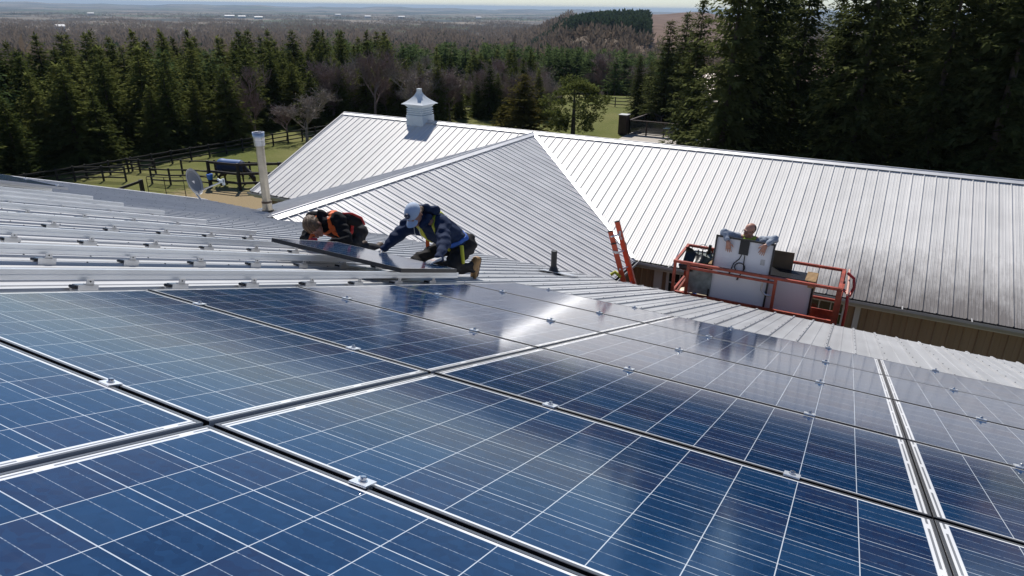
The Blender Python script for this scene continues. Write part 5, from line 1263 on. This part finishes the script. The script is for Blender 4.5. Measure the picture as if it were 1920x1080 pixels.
e = empty('patio_table', (-11.6, 53.6, 0.06), None, 'small pale patio table with light blue top beside the spruce', 'table')
m = MB(); m.box((0, 0, 0.72), (1.2, 0.8, 0.04)); m.build('tabletop', mat('pale blue vinyl', (0.40, 0.55, 0.62), 0.5), e)
for x in (-0.5, 0.5):
    for y in (-0.32, 0.32): m = MB(); m.tube([(x, y, 0), (x, y, 0.72)], 0.02, 6); m.build('leg', M['trim'], e)
for k, (dx, lab) in enumerate(((0, 'left'), (0.85, 'right'))):
    m = MB(); m.tube([(0.27*math.cos(t_), 0, 0.34+0.27*math.sin(t_)) for t_ in np.linspace(0, 6.283, 22)], 0.09, 8); o = m.build('tyre', M['rubber'], None); o.location = (-23.2+dx, 80.0, 0)
    tag(o, 'old black tyre half buried on the far lawn, %s one of the pair' % lab, 'tyre', 'tyres on the far lawn')

# ------------------------------------------------------------------ trees
def kites(base, d, L, w, nrm):
    """arrays: base (n,3), d unit (n,3), L (n), w (n), nrm (n,3)"""
    s = np.cross(d, nrm); s /= np.linalg.norm(s, axis=1)[:, None]+1e-9
    mid = base+d*(L*0.45)[:, None]
    V = np.stack((base, mid+s*w[:, None], base+d*L[:, None], mid-s*w[:, None]), 1).reshape(-1, 3)
    return V
def kite_faces(n): i = np.arange(n)*4; return np.stack((i, i+1, i+2, i+3), -1)
def spruce_mesh(seed, h, rad, whorls, nb, ns, spray, droop=0.25, base=0.04, power=0.85, wfac=0.26, hang=True):
    g = np.random.default_rng(seed); B, D, LL, WW, NN = [], [], [], [], []
    for i in range(whorls):
        u = base+(1-base)*(i+g.uniform(-.3, .3))/whorls; u = min(max(u, base), 0.985); z = u*h
        Lb = rad*max((1-u), 0.02)**power*(0.9+0.1*g.uniform(-1, 1)); n_ = nb if u < 0.8 else max(4, nb-3)
        ph0 = g.uniform(0, 6.28)
        for b in range(n_):
            ph = ph0+b*2*math.pi/n_+g.normal(0, 0.25); L = Lb*g.uniform(0.62, 1.15)
            elev = (-0.32+0.9*u)+g.normal(0, 0.10)
            dv = np.array((math.cos(ph), math.sin(ph), 0.0)); k = max(3, int(ns*(0.35+0.65*L/rad)))
            t_ = np.linspace(0.12, 1, k)+g.uniform(-.04, .04, k)
            x = t_*L; zc = z+np.tan(elev)*x-droop*x*t_*0.8+droop*1.0*x*np.clip(t_-0.6, 0, 1)
            P = dv*x[:, None]; P[:, 2] = zc
            for side in (-1, 1, 0):
                a = g.uniform(0.5, 1.1, k)*side; dd = np.stack((np.cos(ph+a), np.sin(ph+a), g.uniform(-0.35, 0.25, k)), -1)
                if side == 0 and hang: dd[:, 2] = g.uniform(-1.3, -0.2, k)
                dd /= np.linalg.norm(dd, axis=1)[:, None]
                l_ = spray*(1.1-0.5*t_)*g.uniform(0.6, 1.5, k)*(0.32+0.78*min(1.1, L/rad))
                B.append(P+g.normal(0, spray*0.10, P.shape)); D.append(dd); LL.append(l_); WW.append(l_*wfac*g.uniform(0.7, 1.3, k))
                nn = np.stack((g.normal(0, .5, k), g.normal(0, .5, k), np.ones(k)), -1); NN.append(nn)
    k = 10; B.append(np.stack((np.zeros(k), np.zeros(k), h*np.linspace(0.9, 0.985, k)), -1)); a = g.uniform(0, 6.28, k)
    D.append(np.stack((np.cos(a)*0.5, np.sin(a)*0.5, np.full(k, .86)), -1)); LL.append(np.full(k, spray*0.8)); WW.append(np.full(k, spray*0.12)); NN.append(np.tile((0.3, 1, 0.), (k, 1)))
    B, D, LL, WW, NN = map(np.concatenate, (B, D, LL, WW, NN))
    return np_mesh('crown', kites(B, D, LL, WW, NN), kite_faces(len(B)))
def trunk_mesh(h, r0):
    m = MB(); m.tube([(0, 0, -0.3), (0, 0, h*0.3), (0.02*h/8, 0, h*0.65), (0, 0, h*0.96)], [r0, r0*0.75, r0*0.4, r0*0.05], 8); return np_mesh('trunk', np.array(m.v), m.f, True)
def bare_mesh(seed, h, spread=1.0, levels=5, twigr=0.012, trunkr=0.16, low=0.25):
    g = random.Random(seed); m = MB(); K = []
    def rec(p, d, L, r, lev):
        n_ = 3; pts_ = [p]; dd = d.copy()
        for i in range(n_):
            dd = (dd+Vector((g.gauss(0, .10), g.gauss(0, .10), g.gauss(0.03, .06)))).normalized(); pts_.append(pts_[-1]+dd*L/n_)
        if lev <= 2: m.tube(pts_, [r, r*0.85, r*0.7, r*0.55], 5, cap=False)
        else:
            for a, b in zip(pts_[:-1], pts_[1:]): K.append((a, b, r))
        if lev >= levels: return
        k = [4, 5, 5, 5, 5, 4][lev] if lev < 6 else 3
        for i in range(k):
            t_ = g.uniform(low if lev == 0 else 0.15, 1.0); q_ = pts_[min(n_-1, int(t_*n_))].lerp(pts_[min(n_, int(t_*n_)+1)], (t_*n_) % 1)
            ax_ = Vector((g.gauss(0, 1), g.gauss(0, 1), g.gauss(0, .5))).normalized()
            nd = (dd*g.uniform(0.5, 1.0)+ax_*g.uniform(0.5, 1.0)*spread+Vector((0, 0, 0.25))).normalized()
            rec(q_, nd, L*g.uniform(0.5, 0.78), r*0.52, lev+1)
    rec(Vector((0, 0, -0.2)), Vector((0, 0, 1)), h*0.42, trunkr, 0)
    for a, b, r in K:
        d = (b-a); s = d.cross(Vector((g.gauss(0, 1), g.gauss(0, 1), g.gauss(0, 1)))).normalized()*max(r, twigr)
        m.add([a-s, a+s, b+s*0.6, b-s*0.6], [(0, 1, 2, 3)])
    z = max(v[2] for v in m.v); s = h/z; V = np.array(m.v)*np.array((1, 1, 1))*s
    return np_mesh('crown', V, m.f)
def pine_mesh(seed, h, rad):
    g = np.random.default_rng(seed); B, D, LL, WW, NN = [], [], [], [], []
    for c in range(95):
        u = g.uniform(0.10, 1.0); rr = rad*(0.55+0.45*math.sin(math.pi*min(1, u*0.85)))*(1.0 if u < 0.75 else (1-u)/0.25*0.8+0.2)
        ph = g.uniform(0, 6.28); q_ = rr*g.uniform(0.45, 1.0); cpt = np.array((math.cos(ph)*q_, math.sin(ph)*q_, u*h+g.normal(0, .15)))
        k = 110; cr_ = g.uniform(0.35, 0.75)*rad*0.33; v = g.normal(0, 1, (k, 3)); v /= np.linalg.norm(v, axis=1)[:, None]
        P = cpt+v*cr_*np.array((1, 1, 0.55))*g.uniform(0.4, 1, (k, 1)); dd = v*np.array((1, 1, .6))+np.array((0, 0, .5)); dd /= np.linalg.norm(dd, axis=1)[:, None]
        B.append(P); D.append(dd); l_ = g.uniform(0.10, 0.26, k)*rad/2.4; LL.append(l_); WW.append(l_*0.22); NN.append(g.normal(0, 1, (k, 3)))
    B, D, LL, WW, NN = map(np.concatenate, (B, D, LL, WW, NN)); return np_mesh('crown', kites(B, D, LL, WW, NN), kite_faces(len(B)))
SP = [spruce_mesh(10+i, 8.0, 2.2+0.35*(i % 3), 34, 8, 9, 0.50, droop=[0.25, 0.1, 0.35, 0.18, 0.3][i], power=[0.85, 0.75, 0.95, 0.80, 0.72][i]) for i in range(5)]
for s_ in SP: s_.materials.append(M['spruce'])
BIG = [spruce_mesh(30+i, 16.0, 4.1, 44, 9, 15, 0.66, droop=0.42, power=0.60, wfac=0.19) for i in range(4)]
for s_ in BIG: s_.materials.append(M['spruce_big'])
PN = [spruce_mesh(50+i, 8.0, 2.6, 16, 7, 7, 0.62, droop=-0.25, power=0.55, wfac=0.30, base=0.15) for i in range(3)]
for s_ in PN: s_.materials.append(M['pine'])
TR = trunk_mesh(8.0, 0.14); TR.materials.append(M['bark']); TRB = trunk_mesh(16.0, 0.28); TRB.materials.append(M['bark'])
BT = [bare_mesh(70, 8, 0.9, 5), bare_mesh(71, 8, 1.0, 5), bare_mesh(72, 8, 1.15, 5, low=0.1), bare_mesh(73, 8, 0.8, 5)]
for i, s_ in enumerate(BT): s_.materials.append(M['twig'] if i % 2 == 0 else M['twig2'])
def polar(az, r): a = math.radians(az); return CAM[0]+r*math.sin(a), CAM[1]+r*math.cos(a)
def az_of(px, el=-5.0):   # horizontal bearing of a picture column, for reading positions off the survey
    return float(np.interp(px, [0, 200, 400, 600, 700, 800, 960, 1080, 1200, 1280, 1370, 1500, 1650, 1800, 1920], [-63.3, -57.3, -50.5, -42.9, -38.9, -34.8, -28, -23, -17.9, -14.7, -11.1, -6.2, -0.9, 3.9, 7.4]))
def tree(name, me, tr, x, y, s, sxy, label, cat='tree', group=None, rz=None, bare=False):
    z = float(terrain(x, y)); e = empty(name, (x, y, z), (0, 0, random.uniform(0, 6.28) if rz is None else rz), label, cat, group)
    o = link('crown', me, None, e); o.scale = (sxy, sxy, s)
    if tr is not None: t_ = link('trunk', tr, None, e); t_.scale = (sxy, sxy, s)
    return e
def top_h(x, y, el): r = math.hypot(x-CAM[0], y-CAM[1]); return CAM[2]+r*math.tan(math.radians(el))-float(terrain(x, y))
# plantation behind the long fence
cnt = 0; sp = 2.35
for row in range(7):
    for gy_ in np.arange(4, 88, sp):
        gx_ = -39.2-row*3.1*(1+0.05*row)
        x = gx_+random.uniform(-.9, .9)+(0.05*(gy_-30) if gy_ > 30 else 0); y = gy_+random.uniform(-.9, .9)
        if gy_ < 20: x -= (20-gy_)*0.10
        r = math.hypot(x-CAM[0], y-CAM[1]); az = math.degrees(math.atan2(x-CAM[0], y-CAM[1]))
        if az < -67 or az > -37.0: continue
        if row == 0 and -49 < az < -44.2: continue           # room for the leafless trees
        if row <= 2 and az > -42.0: continue
        el = random.uniform(-6.2, -3.8) if row == 0 else random.uniform(-4.3, -2.8) if row == 1 else random.uniform(-3.5, -2.1)
        if row > 3 and random.random() < 0.22: el = -1.8
        if az < -58: el -= 0.2
        h = max(4.5, top_h(x, y, el)); s = h/8; me = random.choice(SP) if random.random() < 0.93 else random.choice(PN)
        lab = ('dark green spruce in the front row beyond the long black fence', 'spruce deep in the plantation with only its top showing')[row > 0]
        tree('spruce_tree', me, TR, x, y, s, s*random.uniform(1.15, 1.6) if row else s*random.uniform(1.25, 1.6), lab, 'spruce', ('front row of the spruce plantation', 'spruces deeper in the plantation')[row > 0]); cnt += 1
# leafless trees and evergreens, one by one : (kind, column px, distance, elevation of the top, width factor, label)
HERO = [
 ('b1', 462, 56, -3.9, 0.85, 'grey leafless tree with a rounded head in front of the spruces, left of the flue'),
 ('b2', 560, 54, -5.5, 1.35, 'low spreading purplish leafless tree behind the fence, right of the flue'),
 ('b3', 520, 55, -7.0, 1.3, 'small leafless bush at the foot of the spruces above the flue'),
 ('s1', 612, 66, -3.6, 1.0, 'dark spruce between the spreading leafless tree and the tall grey ones'),
 ('s3', 640, 72, -1.9, 1.0, 'tall dark spruce whose top rises above the plantation left of the cupola'),
 ('b0', 662, 64, -3.2, 0.9, 'grey leafless tree left of the cupola, farther left of two'),
 ('b3', 700, 60, -2.6, 1.0, 'tall grey leafless tree just left of the cupola'),
 ('b1', 735, 66, -3.8, 1.0, 'brown leafless tree rising directly behind the cupola'),
 ('b2', 775, 60, -3.3, 1.1, 'broad brownish leafless tree behind the cupola top'),
 ('b3', 805, 68, -4.6, 1.0, 'reddish leafless thicket tree to the right of the cupola'),
 ('s0', 845, 70, -3.4, 1.1, 'dark conifer standing right of the cupola behind the leafless trees'),
 ('s2', 882, 74, -4.0, 1.2, 'broad spruce right of the cupola, beside a brown leafless tree'),
 ('b1', 912, 70, -5.0, 0.9, 'brown leafless tree between two dark conifers in the middle'),
 ('c', 985, 56, -4.9, 1.7, 'olive brown cedar with ragged top left of the spreading pine'),
 ('c', 945, 58, -7.2, 1.9, 'lower olive cedar at the left foot of the ragged cedar'),
 ('b0', 1035, 66, -5.2, 1.2, 'grey leafless tree behind and between the cedar and the pine'),
 ('p', 1082, 55, -5.3, 1.0, 'spreading green pine with open lower limbs in front of the lawn'),
 ('b3', 1132, 96, -2.9, 1.5, 'large purplish leafless tree beyond the lawn'),
 ('b2', 1133, 82, -6.0, 1.2, 'small round pinkish leafless tree at the edge of the far lawn'),
 ('b1', 1190, 98, -3.9, 1.2, 'leafless tree beyond the lawn, next to the tall spruces'),
 ('s3', 1165, 104, -4.3, 1.1, 'dark spruce far beyond the lawn between leafless trees'),
 ('s1', 1212, 92, -4.6, 1.1, 'dark spruce at the right end of the far lawn'),
 ('b0', 1000, 84, -4.5, 1.1, 'brown leafless tree far behind the ragged cedar'),
 ('s1', 905, 84, -3.6, 1.0, 'dark pointed spruce far behind the middle of the long roof'),
 ('b3', 955, 88, -4.3, 1.0, 'thin leafless tree among the far conifers behind the roof middle'),
 ('s2', 820, 78, -2.9, 1.0, 'tall spruce behind the cupola right side'),
 ('s4', 1055, 80, -5.0, 1.0, 'small spruce behind the spreading pine'),
]
pm = pine_mesh(5, 5.2, 2.6); pm.materials.append(M['spruce']); pt_ = trunk_mesh(5.2, 0.2); pt_.materials.append(M['bark'])
CD = spruce_mesh(91, 8.0, 2.9, 26, 9, 8, 0.55, droop=-0.35, power=0.7, wfac=0.3); CD.materials.append(M['cedar'])
for k_, px, r, el, wf, lab in HERO:
    x, y = polar(az_of(px), r); h = top_h(x, y, el)
    if k_[0] == 'b': tree('leafless_tree', BT[int(k_[1])], None, x, y, h/8, h/8*wf, lab, 'leafless tree')
    elif k_[0] == 's': tree('spruce_tree', SP[int(k_[1])], TR, x, y, h/8, h/8*wf, lab, 'spruce')
    elif k_ == 'c': tree('cedar_tree', CD, TR, x, y, h/8, h/8*wf, lab, 'cedar')
    else: tree('pine_tree', pm, pt_, x, y, h/5.2, 1.0, lab, 'pine')
# belt of pines behind the middle
for i in range(185):
    az = random.uniform(-42, -15); r = random.uniform(88, 150); x, y = polar(az, r)
    el = random.uniform(-3.5, -2.6) if az < -24 else random.uniform(-3.5, -2.9)
    h = min(13, max(5, top_h(x, y, el))); me = random.choice(PN)
    tree('pine_tree', me, TR, x, y, h/8, h/8*random.uniform(1.2, 1.7), 'mid green pine in the distant belt behind the long roof', 'pine', 'pines in the distant belt')
# mixed thicket between the fence and the pines
for i in range(120):
    az = random.uniform(-43, -24.5); r = 61+abs(random.gauss(0, 1))*10
    if az > -31: r += 3
    x, y = polar(az, r); el = random.uniform(-6.2, -3.6) if r < 72 else random.uniform(-4.3, -3.0); h = max(3.5, top_h(x, y, el)); q_ = random.random()
    if q_ < 0.46: tree('leafless_tree', BT[i % 4], None, x, y, h/8, h/8*random.uniform(1.0, 1.4), 'brown leafless tree in the thicket behind the cupola and long roof', 'leafless tree', 'leafless trees in the thicket')
    else: tree('spruce_tree', SP[i % 5], TR, x, y, h/8, h/8*random.uniform(0.9, 1.3), 'dark conifer mixed into the thicket behind the cupola and long roof', 'spruce', 'conifers in the thicket')
for i in range(26):
    az = random.uniform(-24.5, -15); r = random.uniform(94, 116); x, y = polar(az, r); el = random.uniform(-4.8, -3.6); h = max(3.5, top_h(x, y, el))
    tree('leafless_tree', BT[i % 4], None, x, y, h/8, h/8*random.uniform(1.0, 1.4), 'purplish leafless tree lining the far side of the lawn', 'leafless tree', 'leafless trees beyond the lawn')
# tall spruces on the right
BS = [(1282, 64, 9.3, 0.9, 'dark spruce filling the corner between the patio and the tall row'), (1252, 62, 8.7, 0.85, 'spruce with a dark narrow top at the left end of the tall row'), (1200, 66, 5.6, 0.5, 'short spruce growing beside the pale patio, left of the tall row'), (1222, 68, 5.0, 0.5, 'low spruce right behind the glass railing'),
      (1308, 46, 10.2, 0.70, 'spruce with drooping boughs overhanging the patio'), (1372, 39, 14.5, 0.80, 'tall dark spruce, nearest one right of the patio'), (1425, 41, 15.5, 0.85, 'tall dark spruce left of the first sky gap'),
      (1500, 45, 12.5, 0.85, 'dark spruce standing just left of the sky gap, a little lower'), (1585, 39, 12.0, 0.7, 'dark spruce standing right below the first sky gap'), (1625, 38, 15.0, 0.85, 'tall dark spruce right of the first sky gap'),
      (1700, 42, 16.0, 0.9, 'tall dark spruce behind the middle of the roof ridge at the right'), (1775, 37, 13.2, 0.8, 'dark spruce under the second small sky gap'), (1830, 40, 16.0, 0.9, 'tall dark spruce near the right picture edge'),
      (1905, 36, 15.0, 0.9, 'tall dark spruce cut by the right picture edge'), (1985, 38, 16.0, 0.9, 'tall dark spruce just past the right picture edge'),
      (1400, 52, 15.0, 0.9, 'back row tall spruce behind the first two tall ones'), (1560, 54, 10.5, 0.9, 'back row spruce low behind the sky gap'), (1660, 52, 15.5, 0.95, 'back row tall spruce right of the sky gap'), (1745, 54, 15.5, 0.95, 'back row tall spruce behind the second gap'), (1870, 52, 15.5, 0.95, 'back row tall spruce near the right edge'), (1465, 55, 14.0, 0.95, 'back row tall spruce left of the sky gap'), (1955, 54, 15.0, 0.95, 'back row tall spruce at the right edge')]
for i, (px, r, h, wf, lab) in enumerate(BS):
    x, y = polar(az_of(px), r); tree('spruce_tree', BIG[i % 4], TRB, x, y, h/16, wf*(h/16)**0.35, lab, 'spruce')

# distant woods as masses
def canopy(name, n, rr, azr, hh, wid, nf, mt, seed, keep=None, cone=False):
    g = np.random.default_rng(seed); r = np.sqrt(g.uniform(rr[0]**2, rr[1]**2, n)) if rr[1] < 900 else rr[0]*(rr[1]/rr[0])**g.uniform(0, 1, n)
    az = g.uniform(azr[0], azr[1], n); x = CAM[0]+r*np.sin(np.radians(az)); y = CAM[1]+r*np.cos(np.radians(az))
    if keep is not None: k = keep(r, az); x, y, r, az = x[k], y[k], r[k], az[k]; n = len(x)
    z = terrain(x, y); h = g.uniform(hh[0], hh[1], n); sc_ = np.clip(r/500, 1, 4)**0.5; w = wid*g.uniform(0.7, 1.2, n)*sc_
    v = g.normal(0, 1, (n, nf, 3)); v /= np.linalg.norm(v, axis=2)[..., None]; v[..., 2] = np.abs(v[..., 2])*(1 if not cone else 1)
    if cone:
        u = g.uniform(0, 1, (n, nf))**0.7; a = g.uniform(0, 6.28, (n, nf)); P = np.stack((np.cos(a)*(1-u)*w[:, None], np.sin(a)*(1-u)*w[:, None], u*h[:, None]), -1)
    else:
        P = v*np.stack((w, w, h*0.62), -1)[:, None, :]*g.uniform(0.55, 1, (n, nf, 1)); P[..., 2] += (h*0.38)[:, None]
    P += np.stack((x, y, z), -1)[:, None, :]
    d = v+g.normal(0, .5, v.shape); d[..., 2] += 0.8; d /= np.linalg.norm(d, axis=2)[..., None]
    L = (np.clip(w, 1, 5)[:, None]*g.uniform(0.5, 1.1, (n, nf)))
    V = kites(P.reshape(-1, 3), d.reshape(-1, 3), L.ravel(), L.ravel()*(0.28 if cone else 0.16), g.normal(0, 1, (n*nf, 3)))
    o = link(name, np_mesh(name, V, kite_faces(n*nf)), mt); tag(o, kind='stuff'); return o
def nohill(r, az): return ~((az > -17.4) & (az < -8) & (r > 380)) & ~((az > -24.0+0.8*np.sin(r*0.05)) & (az <= -17.4) & (r > 425-(az+24)*3) & (r < 1300))
o = canopy('leafless_woodland', 5200, (165, 620), (-69, -8), (8, 12), 3.6, 34, M['farwood'], 1, nohill); tag(o, 'brown grey leafless woodland filling the valley beyond the conifers', 'woodland')
o = canopy('distant_woodland', 13000, (600, 4600), (-69, 12), (8, 14), 5.5, 18, M['farwood'], 2, lambda r, az: nohill(r, az) & ~((r > 2300) & (np.sin(az*0.9+r*0.0023) > 0.35))); tag(o, 'hazy brown woodland band below the far fields', 'woodland')
o = canopy('pine_plantation', 3000, (375, 640), (-26.5, -17.5), (8.0, 11.0), 2.8, 34, M['farpine'], 3, lambda r, az: r > 560-(az+26.5)*17.5, cone=True); tag(o, 'dark green pine plantation on the hill to the right', 'woodland')
o = canopy('scattered_pines', 420, (190, 900), (-60, -22), (9, 12), 2.6, 36, M['farpine'], 4, nohill, cone=True); tag(o, 'scattered small dark pines among the leafless woodland', 'woodland')
o = canopy('far_hedgerows', 6500, (3000, 12800), (-69, 12), (10, 18), 16, 12, M['farpine'], 6, lambda r, az: (np.sin(r*0.0042+np.sin(az*0.45)*3)+0.7*np.sin(az*1.9+r*0.0011)) > 0.25); tag(o, 'blue dark lines of trees between the far fields', 'woodland')
# farm buildings far away
FB = [(122, 1500, 22, 'white barn in a clearing of the brown wood at the far left'), (186, 3600, 40, 'tiny white farm building on the far plain, left of the long sheds'), (440, 3100, 60, 'long white shed on the far plain, leftmost of the row'), (462, 3150, 46, 'long white shed on the far plain in the middle of the row'), (492, 3050, 50, 'long white shed on the far plain, rightmost of the row'),
      (640, 4200, 50, 'tiny white farm building above the middle of the woods'), (695, 3400, 44, 'white farm building above the cupola, left of two'), (757, 3300, 46, 'white farm building above the cupola, right of two'), (898, 3500, 40, 'pale farm building left of the pine hill'), (1208, 4200, 60, 'long pale shed just right of the pine hill'), (1312, 3800, 50, 'pale farm building at the left edge of the tall spruces')]
for px, r, w, lab in FB:
    x, y = polar(az_of(px), r); z = float(terrain(x, y)); e = empty('farm_building', (x, y, z+r*0.0028), (0, 0, R(-az_of(px)+15)), lab, 'barn')
    m = MB(); w *= 0.6; m.box((0, 0, 1), (w, 12, 8)); m.build('wall', M['barnwhite'], e)
    m = MB(); V = [(-w/2-1, -7, 5), (w/2+1, -7, 5), (w/2+1, 0, 8), (-w/2-1, 0, 8), (w/2+1, 7, 5), (-w/2-1, 7, 5)]; m.add(V, [(0, 1, 2, 3), (3, 2, 4, 5), (0, 3, 5), (1, 4, 2), (0, 5, 4, 1)]); m.build('roof', M['barnwhite'], e)

# ------------------------------------------------------------------ air
HZ = bpy.data.materials.new('thin air'); HZ.use_nodes = True; nt = HZ.node_tree
for n_ in list(nt.nodes):
    if n_.type != 'OUTPUT_MATERIAL': nt.nodes.remove(n_)
vol = nt.nodes.new('ShaderNodeVolumePrincipled'); vol.inputs['Color'].default_value = (0.62, 0.80, 1.0, 1); vol.inputs['Density'].default_value = 0.00008; vol.inputs['Anisotropy'].default_value = 0.0
nt.links.new(vol.outputs[0], [n_ for n_ in nt.nodes if n_.type == 'OUTPUT_MATERIAL'][0].inputs['Volume'])
m = MB(); m.box((0, 0, (-100+45)/2), (60000, 60000, 145)); hz = m.build('haze', HZ, None); tag(hz, kind='stuff'); hz.display_type = 'WIRE'
